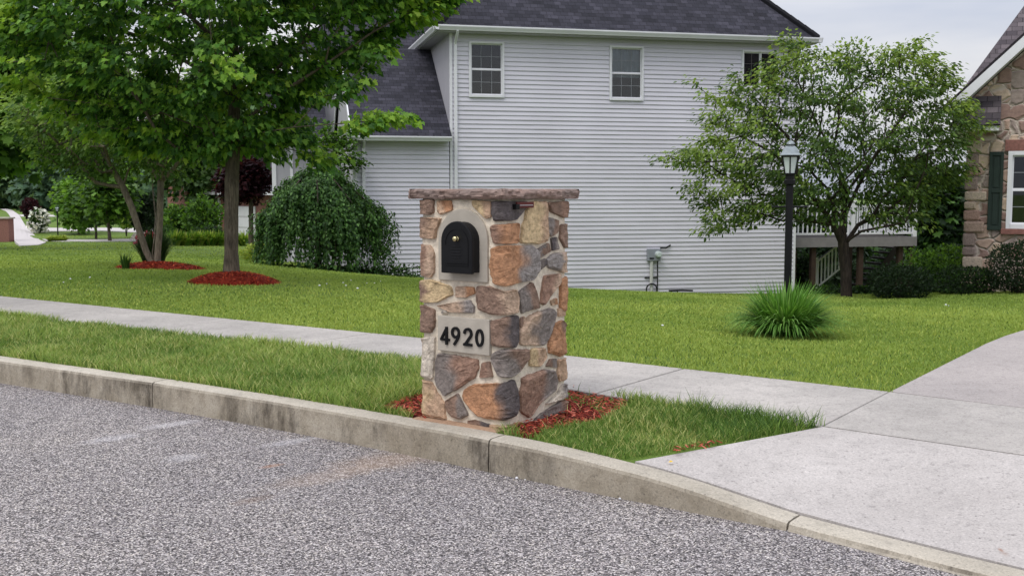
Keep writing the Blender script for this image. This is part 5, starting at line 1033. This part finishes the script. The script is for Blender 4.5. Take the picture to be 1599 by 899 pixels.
# --- weeping dome by the garage wing
def weeping(name, label, Y, ol, n, seed=5):
    g = np.random.default_rng(seed); cx = 497; b = P(cx, 420, Y); b[2] = gz1(b[0], b[1]); root = thing(name, b, label, 'shrub')
    sc = Y/F_PX; R_ = 1.50; Ht = P(cx, 262, Y)[2]-b[2]; X = []; pos = []; ax = []; tn = []; V = MB()
    for i in range(n):
        a = g.uniform(0, 2*math.pi); r = R_*math.sqrt(g.uniform(.02, 1))
        nv = noise.noise(Vector((math.cos(a)*r*1.5, math.sin(a)*r*1.5, 3.3))); tone = (.72+.5*g.random())*(1+.25*nv)
        if nv < -.12 and g.random() < .75: continue
        lobe = 1+.12*math.sin(a*3+1)+.10*math.sin(a*7+2); rr = r*lobe*g.uniform(.86, 1.05)*(1+.16*nv); top = Ht*(1-.50*(r/R_)**2.0)*g.uniform(.90, 1.02)*(1+.13*nv)
        x = b[0]+rr*math.cos(a)*1.05; y = b[1]+rr*math.sin(a)*.9; zt = b[2]+top; L = min(top-.05, g.uniform(.35, 1.2)*(.4+r/R_)); pts = []
        for k in range(7):
            f = k/6; dr = f*.16*(1-f*.4); pts.append(np.array([x+dr*math.cos(a), y+dr*math.sin(a), zt-L*f**1.3+.03*math.sin(k+i)]))
        if i % 5 == 0: V.tube(pts, .005, 3, cap=False)
        for k in range(6):
            m = int(5+4*g.random())
            for _ in range(m):
                f = g.random(); p = pts[k]*(1-f)+pts[k+1]*f+g.normal(size=3)*.035; pos.append(p); tn.append(tone); d = (pts[k+1]-pts[k]); d = d/(np.linalg.norm(d)+1e-9); ax.append(d*.8+g.normal(size=3)*.45+np.array([math.cos(a), math.sin(a), 0])*.35)
    pos = np.array(pos); ax = np.array(ax); nr = rnd_unit(len(pos), g)*.6; o = pos-b; nr += o/np.linalg.norm(o, axis=1, keepdims=True)*.9; nr[:, 2] += .4
    col = pick_cols(len(pos), gl((60, 94, 44), (74, 110, 52), (46, 76, 36), (96, 132, 68)), g)*np.array(tn)[:, None]; leaves('crown', pos, ax, nr, .085*g.uniform(.6, 1.35, len(pos)), OVAL, col, M['leaf'], root, .1)
    V.tube([b-np.array([0, 0, .1]), b+np.array([.03, 0, Ht*.4]), b+np.array([0, .05, Ht*.8])], [.08, .06, .04], 8)
    for k in range(9): a = k*.7; V.tube([b+np.array([0, .03, Ht*.6]), b+np.array([math.cos(a)*R_*.4, math.sin(a)*R_*.4, Ht*.88]), b+np.array([math.cos(a)*R_*.8, math.sin(a)*R_*.8, Ht*.66])], [.03, .02, .01], 5)
    V.build('trunk', M['bark_dark'], root, smooth=True)
weeping('weeping_shrub', 'dense dome shaped weeping shrub trailing to the lawn beside the garage wing', 25.5, None, 1700)
# --- rounded shrubs built from many small leaves on a lumpy body
def shrub(name, label, px, py, Y, wpx, hpx, n, size, cols, tmpl=OVAL, seed=1, depth=None, group=None, lump=.18, boxy=0, leafmat='leaf', cat='shrub', stem=0, stemcol=None, fl=None, flsize=.06, flat_bottom=.12):
    g = np.random.default_rng(seed); b = P(px, py, Y); b[2] = gz1(b[0], b[1]) if abs(gz1(b[0], b[1])-b[2]) > 3 else b[2]; k = Y/F_PX; rx = wpx*k/2; rz = hpx*k/2; ry = depth/2 if depth else rx*.9
    root = thing(name, (b[0], b[1], gz1(b[0], b[1])), label, cat, group); z0 = b[2]+stem*k
    d = rnd_unit(n, g); ph = g.uniform(0, 6, 6)
    l = 1+lump*(np.sin(d[:, 0]*5+ph[0])*np.sin(d[:, 1]*4+ph[1])+.7*np.sin(d[:, 2]*7+ph[2]+d[:, 0]*6))
    if boxy: d = np.sign(d)*np.abs(d)**(1-boxy*.45); d /= np.maximum(1e-6, (np.abs(d)**(2+boxy*2.5)).sum(1, keepdims=True)**(1/(2+boxy*2.5)))
    rr = g.uniform(0, 1, n)**.28*l; pos = np.stack([b[0]+d[:, 0]*rr*rx, b[1]+d[:, 1]*rr*ry, z0+rz+d[:, 2]*rr*rz], -1)
    pos[:, 2] = np.maximum(pos[:, 2], b[2]+.01); ax = d*.7+rnd_unit(n, g)*.7; ax[:, 2] += .2; nr = rnd_unit(n, g)*.7+d*.8; nr[:, 2] += .4
    col = pick_cols(n, cols, g)
    leaves('foliage', pos, ax, nr, size*g.uniform(.65, 1.3, n), tmpl, col, M[leafmat], root, .1)
    if fl is not None:
        m = g.choice(n, fl[0], p=None); m = m[rr[m] > .55*1]; pp = pos[m]+d[m]*size*.8; leaves('blossom', np.repeat(pp, 3, 0)+g.normal(size=(len(m)*3, 3))*flsize*.4, rnd_unit(len(m)*3, g), rnd_unit(len(m)*3, g)+np.array([0, -.5, .8]), flsize*g.uniform(.8, 1.3, len(m)*3), CLUMP, pick_cols(len(m)*3, fl[1], g), M['flower'], root)
    mb = MB(); gb = gz1(b[0], b[1])
    for i in range(5 if not stem else 1):
        a = i*1.3; mb.tube([(b[0], b[1], gb-.1), (b[0]+rx*.25*math.cos(a)*(not stem), b[1]+ry*.25*math.sin(a)*(not stem), z0+rz*.6), (b[0]+rx*.5*math.cos(a), b[1]+ry*.5*math.sin(a), z0+rz*1.2)], [max(.015, rx*.05), max(.012, rx*.035), .008], 5)
    mb.build('stem', M['bark_dark'], root); return root
DG_ = gl((34, 52, 30), (42, 62, 34), (28, 44, 26)); MG_ = gl((58, 88, 36), (72, 104, 42), (48, 76, 32)); LG_ = gl((96, 136, 48), (112, 150, 58), (82, 120, 42)); YG_ = gl((150, 168, 70), (132, 156, 60), (168, 180, 92)); PU_ = gl((52, 26, 34), (66, 32, 38), (40, 20, 28))
shrub('boxwood', 'dark clipped shrub nearest the raised deck, left end of the row', 1405, 466, 19.3, 98, 52, 5200, .045, DG_, seed=1, boxy=.25, lump=.06, group='dark shrubs by the stone house')
shrub('boxwood', 'dark clipped shrub in front of the stone corner, between its two neighbours', 1508, 464, 19.9, 92, 48, 5000, .045, DG_+MG_[:1], seed=2, boxy=.25, lump=.06, group='dark shrubs by the stone house')
shrub('boxwood', 'tall dark rounded shrub under the green shuttered window', 1590, 458, 19.2, 92, 80, 5200, .045, DG_, seed=3, boxy=.25, lump=.06, group='dark shrubs by the stone house')
shrub('shrub', 'bright green loose shrub showing above the dark clipped ones', 1470, 452, 22.5, 120, 66, 4200, .07, MG_+LG_, seed=4, lump=.2)
for i, (px, w_) in enumerate(((1262, 44), (1300, 50), (1345, 30))): shrub('shrub', ['low leafy plant in the shade left of the forked trunk', 'low leafy plant at the foot of the forked trunk', 'low pale leafy plant right of the forked trunk'][i], px, 466, 21, w_, 20, 700, .06, MG_+DG_, seed=40+i, group='low plants under the deck')
# grassy clumps
def grass_clump(name, label, px, py, Y, rad, hgt, n, cols, bw=.012, seed=3, cat='ornamental grass', group=None, spreadk=1.0, zf=None):
    g = np.random.default_rng(seed); b = P(px, py, Y); b[2] = gz1(b[0], b[1]); a = g.uniform(0, 2*math.pi, n); r0 = g.uniform(0, 1, n)**.6*rad*.35; lean = g.uniform(.05, 1, n)**.8*spreadk; L = hgt*g.uniform(.75, 1.25, n); K = 7; V = np.zeros((n, K, 2, 3)); dx = np.cos(a); dy = np.sin(a)
    for k in range(K):
        f = k/(K-1); th = lean*1.25*f*1.55; 
        if k == 0: cx = b[0]+r0*dx; cy = b[1]+r0*dy; cz = np.full(n, b[2]-.02); hx = cx.copy()*0; pz = cz.copy(); ph_ = r0.copy()
        else:
            ang = lean*.35+lean*1.55*f**1.3*g.uniform(.9, 1.1, n); ph_ = ph_+L/(K-1)*np.sin(ang)*(rad/hgt)*.95; pz = pz+L/(K-1)*np.cos(np.minimum(ang, 2.5)); cx = b[0]+ph_*dx; cy = b[1]+ph_*dy; cz = np.maximum(pz, b[2]+.01)
        w_ = bw*(1-f**2.2)*.5+.0005; V[:, k, 0] = np.stack([cx-dy*w_, cy+dx*w_, cz], -1); V[:, k, 1] = np.stack([cx+dy*w_, cy-dx*w_, cz], -1)
    idx = np.arange(n*K*2).reshape(n, K, 2); F = np.stack([idx[:, :-1, 0], idx[:, :-1, 1], idx[:, 1:, 1], idx[:, 1:, 0]], -1).reshape(-1, 4); col = np.repeat(pick_cols(n, cols, g), K*2, axis=0)
    o = np_mesh(name, V.reshape(-1, 3), F.ravel(), np.full(len(F), 4), M['grass'], None, col); return tag(o, label, cat, group)
grass_clump('ornamental_grass', 'bright green arching grass clump at the foot of the post lamp', 1226, 520, 10.9, .58, .50, 1900, gl((92, 136, 56), (108, 154, 66), (74, 116, 44), (140, 178, 98), (84, 128, 52), (100, 146, 60), (120, 160, 76)), bw=.019, spreadk=1.25)
grass_clump('ornamental_grass', 'dark spiky grass clump behind the three leaning stems', 240, 417, 20.8, .5, .68, 1500, gl((46, 70, 36), (60, 88, 44), (40, 60, 34)), bw=.014, seed=4, spreadk=.75)
grass_clump('daylily_clump', 'small upright leaves left of the mulch mound with three stems', 196, 420, 19.4, .18, .32, 60, MG_, bw=.02, seed=6, cat='plant', spreadk=.7)
for i, px in enumerate((272, 290, 308, 327, 345, 383)):
    q = ground_at(px, 384); grass_clump('hosta', ['variegated hosta at the left end of the row', 'second variegated hosta from the left of the row', 'third variegated hosta from the left of the row', 'fourth variegated hosta, left of the maple trunk', 'variegated hosta partly behind the maple trunk', 'variegated hosta just right of the maple trunk'][i], px, 384, q[1], .62, .62, 260, YG_+LG_, bw=.10, seed=60+i, cat='plant', group='hostas edging the far bed')
for i, px in enumerate((83, 96)): q = ground_at(px, 377); grass_clump('hosta', ['yellow green low plant left at the foot of the far lamp', 'yellow green low plant right at the foot of the far lamp'][i], px, 377, q[1], .5, .3, 260, YG_, bw=.09, seed=70+i, cat='plant')
# --- far left planting
def far_tree(label, px, pyb, Y, outline, cols, n=160, per=14, spread=.5, size=.22, r0=.07, seed=1, top=None, cat='tree', tmpl=CLUMP, name='young_tree', group=None, thick=1.2, leafmat='leaf', trunkx=None):
    xs = [o[0] for o in outline]; ys = [o[1] for o in outline]; cx = sum(xs)/len(xs); 
    return tree(name, label, cat, Y, px, pyb, [[(px+(trunkx or 0)*.5, (pyb+max(ys))/2), (px+(trunkx or 0), max(ys)), (cx, (max(ys)+min(ys))/2), (cx, min(ys)+(max(ys)-min(ys))*.2)]], outline, thick, n, per, spread, .6, size, tmpl, cols, M['bark'], r0, seed=seed, group=group, pen=.4, leafmat=leafmat, seg=1.0, rmin=.01)
def gy(px, py): return float(ground_at(px, py)[1])
far_tree('young light green tree with thin trunk, leftmost of the three beyond the lawn', 123, 368, gy(123, 366), [(92, 300), (100, 340), (120, 352), (140, 350), (160, 320), (150, 290), (120, 280), (100, 285)], LG_, seed=101, group='young trees beyond the lawn', r0=.06)
far_tree('young light green tree in the middle of the three beyond the lawn', 150, 374, gy(150, 374), [(115, 310), (130, 336), (160, 345), (180, 330), (185, 300), (160, 282), (130, 290)], LG_+MG_, seed=102, group='young trees beyond the lawn', r0=.05)
far_tree('young leaning green tree, rightmost of the three beyond the lawn', 172, 377, gy(172, 377), [(140, 290), (145, 325), (168, 340), (195, 325), (205, 290), (190, 265), (160, 268)], MG_+LG_, seed=103, group='young trees beyond the lawn', trunkx=-4, r0=.07)
shrub('flowering_shrub', 'round shrub covered in white blossoms beside the far footpath', 61, 361, gy(61, 364), 27, 34, 1500, .14, MG_, seed=110, fl=(130, gl((236, 234, 230), (214, 216, 208))), flsize=.16, stem=0, lump=.1)
shrub('purple_shrub', 'dark purple round shrub behind the white blossoming one', 47, 340, gy(47, 342), 24, 30, 1400, .2, PU_, seed=111, stem=0)
shrub('shrub', 'yellow green rounded shrub among the bushes beyond the three stems', 197, 356, 62, 22, 20, 700, .16, YG_+LG_, seed=112)
shrub('shrub', 'dark round evergreen bush behind the three leaning stems', 226, 364, 56, 46, 60, 2200, .2, DG_, seed=113)
shrub('shrub', 'green leafy bush left of the brick house', 280, 374, 50, 52, 52, 2600, .17, MG_+LG_, seed=114, lump=.25)
shrub('shrub', 'bright green leafy bush in front of the brick house', 316, 376, 49, 56, 64, 2600, .17, LG_+MG_, seed=115, lump=.25)
shrub('shrub', 'low dark bush at the foot of the brick house bushes', 325, 384, 47, 56, 30, 1500, .13, DG_+MG_, seed=116, lump=.2)
shrub('shrub', 'low mounded green bush between the leaning stems and the row of hostas', 262, 378, 48, 36, 24, 900, .13, MG_, seed=117, lump=.2)
shrub('flower_bed', 'patch of pink flowers between the leaning stems', 232, 380, 47.5, 26, 10, 500, .12, MG_, seed=118, fl=(260, gl((206, 92, 122), (190, 70, 100))), flsize=.13, cat='flowers')
far_tree('purple leaved tree between the maple trunk and the weeping shrub', 392, 400, 36, [(358, 265), (352, 292), (362, 308), (385, 312), (402, 308), (412, 290), (410, 262), (390, 250), (370, 255)], PU_, n=150, per=22, size=.13, spread=.35, seed=120, name='purple_tree', thick=1.1, r0=.08)
for i, (px, w_, h_) in enumerate(((398, 40, 26), (425, 40, 20))): shrub('shrub', ['yellow green low plant under the purple leaved tree', 'green low plant at the left foot of the weeping shrub'][i], px, 408-i*2, 28, w_, h_, 600, .08, (YG_, MG_)[i], seed=130+i)
shrub('ground_ivy', 'low dark green edging along the bed under the weeping shrub', 520, 436, 25.4, 300, 20, 5200, .07, DG_+MG_, seed=140, depth=1.6, lump=.3, cat='ground cover')
# white-leaved loose shrub against the wing, behind the dome
far_tree('slender pale green sapling standing against the garage wing', 520, 420, 27.0, [(500, 205), (495, 250), (505, 275), (540, 275), (560, 262), (548, 225), (530, 200)], MG_+LG_, n=60, per=20, size=.08, spread=.25, seed=141, name='sapling', thick=.4, r0=.03)
def dome(l, r, t, b): cx = (l+r)/2; return [(l, (t+b)/2+8), (l+(r-l)*.08, t+(b-t)*.25), (l+(r-l)*.3, t+6), (cx, t), (r-(r-l)*.25, t+9), (r-(r-l)*.06, t+(b-t)*.35), (r, (t+b)/2), (r-(r-l)*.1, b-6), (cx, b), (l+(r-l)*.12, b-4)]
# far wood on the left: separate trees
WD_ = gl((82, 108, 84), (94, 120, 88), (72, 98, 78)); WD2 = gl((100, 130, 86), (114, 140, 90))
wl = [(-60, 10, 190, 150), (8, 66, 215, 130), (50, 108, 205, 140), (95, 150, 225, 128), (-30, 30, 225, 118), (138, 200, 235, 120), (185, 250, 240, 110), (60, 112, 250, 112), (235, 300, 235, 100)]
lw = ['tall dark tree beyond the left end of the far footpath', 'dark tree above the far end of the footpath', 'tall tree above the dark purple shrub', 'dark tree just right of the distant post lamp', 'lower dark tree at the left border of the picture', 'dark tree behind the three young trees', 'dark tree seen between the leaning stems', 'lower bushy tree behind the distant post lamp', 'dark tree rising behind the far brick house']
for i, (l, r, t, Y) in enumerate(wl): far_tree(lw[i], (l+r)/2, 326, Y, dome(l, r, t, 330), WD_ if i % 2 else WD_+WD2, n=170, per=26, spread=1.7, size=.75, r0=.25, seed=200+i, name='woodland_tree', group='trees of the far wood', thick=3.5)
# trees behind the deck and right house
wr = [(1418, 1500, 268, 48, MG_+DG_), (1475, 1560, 300, 60, LG_+MG_), (1380, 1450, 318, 70, DG_+MG_), (1240, 1330, 330, 62, DG_), (1300, 1400, 335, 80, MG_+DG_), (1500, 1620, 320, 75, MG_)]
lr = ['soft dark green tree standing right of the deck', 'light green tree beside the stone corner, beyond the lawn', 'lower dark tree behind the right end of the deck railing', 'dark tree behind the deck near the house corner', 'distant green tree behind the middle of the deck', 'green tree hidden partly by the stone house corner']
for i, (l, r, t, Y, c) in enumerate(wr):
    far_tree(lr[i], (l+r)/2, 462, Y, dome(l, r, t, 440 if i else 445), c, n=230, per=26, spread=.9, size=.32, r0=.16, seed=220+i, name='background_tree', group='trees beyond the deck', thick=2.2)
# shrubs in the shade under and behind the deck
for i, (px, w_, h_, Y) in enumerate(((1262, 60, 70, 36), (1330, 80, 60, 38), (1395, 80, 74, 40), (1450, 70, 60, 34))):
    shrub('shrub', ['dark bush below the deck beside the house corner', 'dark bush below the middle of the deck', 'dark bush below the right end of the deck', 'dark bush right of the deck posts'][i], px, 466, Y, w_, h_, 2200, .16, DG_, seed=240+i, group='bushes below the deck')
# trees glimpsed left and behind the maple crown
for i, (l, r, t, b, Y, c) in enumerate(((-140, 60, -60, 250, 34, LG_+MG_), (40, 190, 60, 240, 42, LG_+WD2), (250, 400, 110, 300, 58, WD2+MG_))):
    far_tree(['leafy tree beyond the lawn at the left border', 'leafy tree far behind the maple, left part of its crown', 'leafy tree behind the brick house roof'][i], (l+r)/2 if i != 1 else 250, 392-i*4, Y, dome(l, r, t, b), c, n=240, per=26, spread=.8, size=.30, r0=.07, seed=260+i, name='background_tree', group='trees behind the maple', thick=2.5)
# ------------------------------------------------------------------ grass
def blades(name, x, y, z, h, wd, lean, cols, label, g, seg=2, kind='stuff'):
    n = len(x); a = g.uniform(0, 2*math.pi, n); la = g.uniform(0, 2*math.pi, n); le = lean*h*g.uniform(.2, 1.2, n); c, s = np.cos(a), np.sin(a)
    V = np.zeros((n, 5, 3)); b0 = np.stack([x, y, z], -1); sd = np.stack([c, s, 0*c], -1)*wd[:, None]/2; up = np.stack([np.cos(la)*le, np.sin(la)*le, h], -1)
    mid = b0+up*np.array([.35, .35, .58]); V[:, 0] = b0-sd; V[:, 1] = b0+sd; V[:, 2] = mid+sd*.8; V[:, 3] = mid-sd*.8; V[:, 4] = b0+up
    i = np.arange(n)*5; F = np.stack([i, i+1, i+2, i+3, i+3, i+2, i+4], -1); o = np_mesh(name, V.reshape(-1, 3), F.ravel(), np.tile([4, 3], n), M['grass'], None, np.repeat(cols, 5, 0)); return tag(o, label, 'grass', kind=kind)
def vnoise(x, y, sc, seed=0):
    """smooth lattice noise, numpy"""
    r = np.random.default_rng(seed).random((256, 256)); u = x*sc+100; v = y*sc+100; i = np.floor(u).astype(int); j = np.floor(v).astype(int); fu = sstep(u-i); fv = sstep(v-j); q = lambda a, b: r[a % 256, b % 256]
    return (q(i, j)*(1-fu)+q(i+1, j)*fu)*(1-fv)+(q(i, j+1)*(1-fu)+q(i+1, j+1)*fu)*fv
PC = C0+E1*PW1/2+E2*PW2/2
G_A = np.array(srgb(106, 136, 62)); G_B = np.array(srgb(148, 170, 88)); G_Y = np.array(srgb(186, 188, 122)); G_D = np.array(srgb(66, 98, 42))
# bed of mulch round the pillar foot: measured outline
MUL = np.array([st(G(*p, .19)) for p in ((595, 634), (640, 620), (700, 600), (860, 596), (905, 608), (985, 628), (960, 648), (905, 660), (850, 672), (822, 681), (800, 672), (740, 640), (672, 652), (640, 648))])
MUL2 = np.array([st(G(*p, .19)) for p in ((1042, 703), (1060, 704), (1120, 693), (1125, 688), (1080, 694))])
def strip_grass():
    g = np.random.default_rng(77); parts = []
    n = 230000; s = g.uniform(-2.2, 9.5, n); f = g.random(n); q = s
    t0 = curb_t(s)+CW; t1 = swf_t(s); t = t0-.015+(t1-t0+.03)*f; p = xy(s, 0*s)+t[:, None]*E2
    ea = np.array(st(G(1010, 712, .15))); eb = np.array(st(G(1285, 665, SWZ))); sl = ea[0]+(eb[0]-ea[0])*(t-ea[1])/(eb[1]-ea[1])+.02; m = s > sl-.02*g.random(n)
    inm = inside(MUL+0, s+.05*(vnoise(s, t, 9, 5)-.5), t+.05*(vnoise(s, t, 9, 6)-.5)) ; m &= ~inm | (g.random(n) < .012)
    pil = (np.abs((p-PC)@E1) < PW1/2+.04) & (np.abs((p-PC)@E2) < PW2/2+.13); m &= ~pil
    dens = .35+.65*vnoise(p[:, 0], p[:, 1], 7, 1); m &= g.random(n) < dens*np.clip(6.5/p[:, 1], .45, 1)*1.2
    p = p[m]; t = t[m]; f = f[m]; s = s[m]; k = len(p); rim = np.clip(1-np.minimum(f, 1-f)*9, 0, 1)
    big = vnoise(p[:, 0], p[:, 1], 1.8, 2); md = vnoise(p[:, 0], p[:, 1], 6, 3)
    h = (.035+.035*md+.03*big)*g.uniform(.6, 1.3, k)+.02*rim*g.random(k); right = s < -.25; cd = np.hypot(*(p-G(1215, 655, .19)[:2]).T); corner = right & (cd < .2+.55*g.random(k)); h = np.where(corner, h*1.35, h); h = np.where(right & (f < .45), h*.8, h)
    mix = np.clip(big*1.3-.2, 0, 1)[:, None]; col = G_A*(1-mix)+G_B*mix; dry = g.random(k) < (.12+.30*vnoise(p[:, 0], p[:, 1], 2.5, 9)*np.where(right, 1.5, .8)); dry &= ~corner; col[dry] = G_Y; dk = (g.random(k) < .12) | (corner & (g.random(k) < .5)); col[dk] = G_D; col = col*g.uniform(.85, 1.2, (k, 1))
    zz = np.interp(f, [0, 1], [0, 1])*(SWZ-.018-(curb_h(s)-.014))+(curb_h(s)-.014)-.006
    blades('verge_grass', p[:, 0], p[:, 1], zz, h, g.uniform(.0025, .0055, k)*(p[:, 1]/6), .9, col, 'uneven grass growing between the kerb and the pavement', g)
strip_grass()
def in_drive(x, y):
    e = np.array([p[:2] for p in DRIVE_EDGE]); poly = np.concatenate([e, [[e[-1][0], -5], [e[0][0], -5]]]); return inside(poly, x, y)
def lawn():
    g = np.random.default_rng(78); xs = []; ys = []
    # density falls with distance, as does the detail one can see
    for (ya, yb, n) in ((6, 9.5, 140000), (9.5, 14, 180000), (14, 22, 165000), (22, 34, 80000), (34, 62, 50000)):
        y = g.uniform(ya, yb, n); x = g.uniform(-.66, .62, n)*y; xs.append(x); ys.append(y)
    x = np.concatenate(xs); y = np.concatenate(ys); s, t = st(np.stack([x, y], -1)); m = t > swb_t(s)-.02; m &= ~in_drive(x+.0, y)
    u = (np.stack([x, y], -1)-H.o)@H.d; w_ = (np.stack([x, y], -1)-H.o)@H.n; m &= ~((u > -3) & (u < H.W+.2) & (w_ > -.03))
    for (cx, cy, rx, ry) in ((*P(365, 447, 15.9)[:2], .68, .58), (*P(250, 423, 19.9)[:2], .78, .56)): m &= ((x-cx)/rx)**2+((y-cy)/ry)**2 > 1
    for fp in FAR_POLYS: m &= ~inside(fp, x, y)
    x = x[m]; y = y[m]; s = s[m]; t = t[m]; k = len(x); z = gz(x, y)-.008; e = np.clip(1-(t-swb_t(s))/.12, 0, 1)
    big = vnoise(x, y, .55, 12); md = vnoise(x, y, 2.4, 13); fine = vnoise(x, y, 9, 14)
    h = (.024+.012*md+.012*fine)*g.uniform(.6, 1.25, k)*np.where(y > 22, 1.15, 1)+.02*e*g.random(k)
    mix = np.clip(.25+.75*big+.35*(md-.5), 0, 1)[:, None]; A = np.array(srgb(112, 140, 62)); B = np.array(srgb(158, 176, 86)); col = A*(1-mix)+B*mix
    yl = g.random(k) < .06*(1+fine)*(y < 16); col[yl] = np.array(srgb(178, 186, 96)); dk = g.random(k) < .05; col[dk] = G_D; col = col*g.uniform(.88, 1.14, (k, 1))
    blades('lawn_grass', x, y, z, h, g.uniform(.006, .010, k)*np.clip(y/9, .7, 4), .8, col, 'mown lawn sloping gently down to the houses', g)
    cl = g.uniform(0, 1, 60); cx = g.normal(0, .8, 26)+P(420, 445, 15)[0]+.4
lawn()
# mulch round the pillar
def pillar_mulch():
    g = np.random.default_rng(5); V = []; F = []; C = []
    for poly, n in ((MUL, 5200), (MUL2, 90)):
        s = g.uniform(poly[:, 0].min(), poly[:, 0].max(), n*2); t = g.uniform(poly[:, 1].min(), poly[:, 1].max(), n*2); m = inside(poly, s, t); s, t = s[m], t[m]; m = t > curb_t(s)+CW*.99; s, t = s[m], t[m]
        p = xy(s, 0*s)+t[:, None]*E2; pil = (np.abs((p-PC)@E1) < PW1/2+.02) & (np.abs((p-PC)@E2) < PW2/2+.02); p = p[~pil]
        sh = [srgb(150, 60, 46), srgb(172, 80, 62), srgb(118, 46, 38), srgb(84, 38, 32), srgb(186, 108, 90), srgb(132, 54, 44)]
        for x, y in p:
            z = .178+g.random()*.022; a = g.random()*3.14; l = .03*g.uniform(.5, 1.5); w_ = .03*g.uniform(.12, .3); tl = g.uniform(-.45, .45); dx, dy = math.cos(a), math.sin(a); b = len(V); c = sh[g.integers(6)]; r = g.uniform(-1, 1)
            for sx, sy in ((-1, -1), (1, -1), (1, 1), (-1, 1)): V.append((x+dx*l/2*sx-dy*w_/2*sy, y+dy*l/2*sx+dx*w_/2*sy, z+tl*l/2*sx+.35*w_*sy*r+.003)); C.append(c)
            F.append((b, b+1, b+2, b+3))
    # the bed itself: thin mound following the measured outline
    for poly in (MUL,):
        q = [xy(a, max(b, float(curb_t(a))+CW+.004)) for a, b in poly]; c = np.mean(q, 0); b0 = len(V)
        for f, z in ((1.0, .172), (.9, .180), (.4, .186)):
            for p in q: r = c+(p-c)*f; V.append((r[0], r[1], z)); C.append(srgb(92, 34, 24))
        n = len(q); F += [(b0+r*n+i, b0+r*n+(i+1) % n, b0+(r+1)*n+(i+1) % n, b0+(r+1)*n+i) for r in range(2) for i in range(n)]; F.append(tuple(b0+2*n+i for i in range(n)))
    o = np_mesh('mulch', V, [i for f in F for i in f], [len(f) for f in F], M['mulch'], None, np.array(C)); tag(o, 'thin red wood mulch round the foot of the stone pillar', 'mulch', kind='stuff')
pillar_mulch()
# small things lying about: clover heads on the lawn, pebbles along the kerb, rocks by the far bed
def specks():
    g = np.random.default_rng(9)
    def bits(name, pts, r, mat, label, cat, squash=.7):
        mb = MB()
        for (x, y, z) in pts:
            k = r*g.uniform(.6, 1.3); mb.lathe((x, y, z-.1*k), [(k*.5, 0), (k, k*.45), (k*.85, k*.95), (k*.3, k*1.25*squash+.3*k)], 6, g.random()*3)
        o = mb.build(name, mat); tag(o, label, cat, kind='stuff')
    pts = []
    for (px, py, sx, n) in ((560, 446, 30, 9), (150, 440, 100, 4), (1400, 486, 100, 2), (980, 520, 100, 1)):
        for _ in range(n):
            q = ground_at(px+g.normal()*sx, py+g.normal()*4); pts.append((q[0], q[1], q[2]+.045))
    bits('clover_flowers', pts, .014, M['white'], 'tiny white clover heads scattered in the lawn', 'clover')
    pts = []
    for _ in range(150):
        s = g.uniform(-1.6, 5); d = abs(g.normal())*.05+.006; q = xy(s, float(curb_t(s))-d); pts.append((q[0], q[1], .0))
    bits('kerb_grit', pts, .0045, M['cast'], 'loose grit gathered in the gutter along the kerb', 'grit')
specks()
for i, px in enumerate((222, 236)):
    q = ground_at(px, 374); mb = MB(); mb.lathe((q[0], q[1], q[2]-.05), [(.5, 0), (.55, .15), (.42, .34), (.15, .42)], 9); o = mb.build('boulder', M['cast'], None); tag(o, ['pale boulder left at the edge of the far bed', 'pale boulder right at the edge of the far bed'][i], 'rock')

def litter():
    mb = MB(); q = G(1047, 724, .15); q = np.array([q[0], q[1], .158]); mb.add([q+np.array(v) for v in ((-.012, -.004, .002), (0, -.011, .006), (.014, .001, .003), (.003, .012, .009))], [(0, 1, 2, 3)]); o = mb.build('fallen_leaf', plain('yellow_leaf', srgb(214, 178, 50), .7)); tag(o, 'tiny yellow leaf lying on the kerb near the driveway', 'leaf')
    for (px, py, r), lb in zip(((807, 747, .009), (20+800, 749, .005), (968+0, 779, .007)), ('white pebble in the gutter just right of the kerb joint', 'very small pale pebble right beside the white one', 'small pale pebble further right along the gutter')):
        q = G(px, py, 0); mb = MB(); mb.lathe((q[0], q[1], -.001), [(r*.6, 0), (r, r*.5), (r*.8, r*1.1), (r*.2, r*1.4)], 7); o = mb.build('pebble', M['white']); tag(o, lb, 'pebble')
litter()
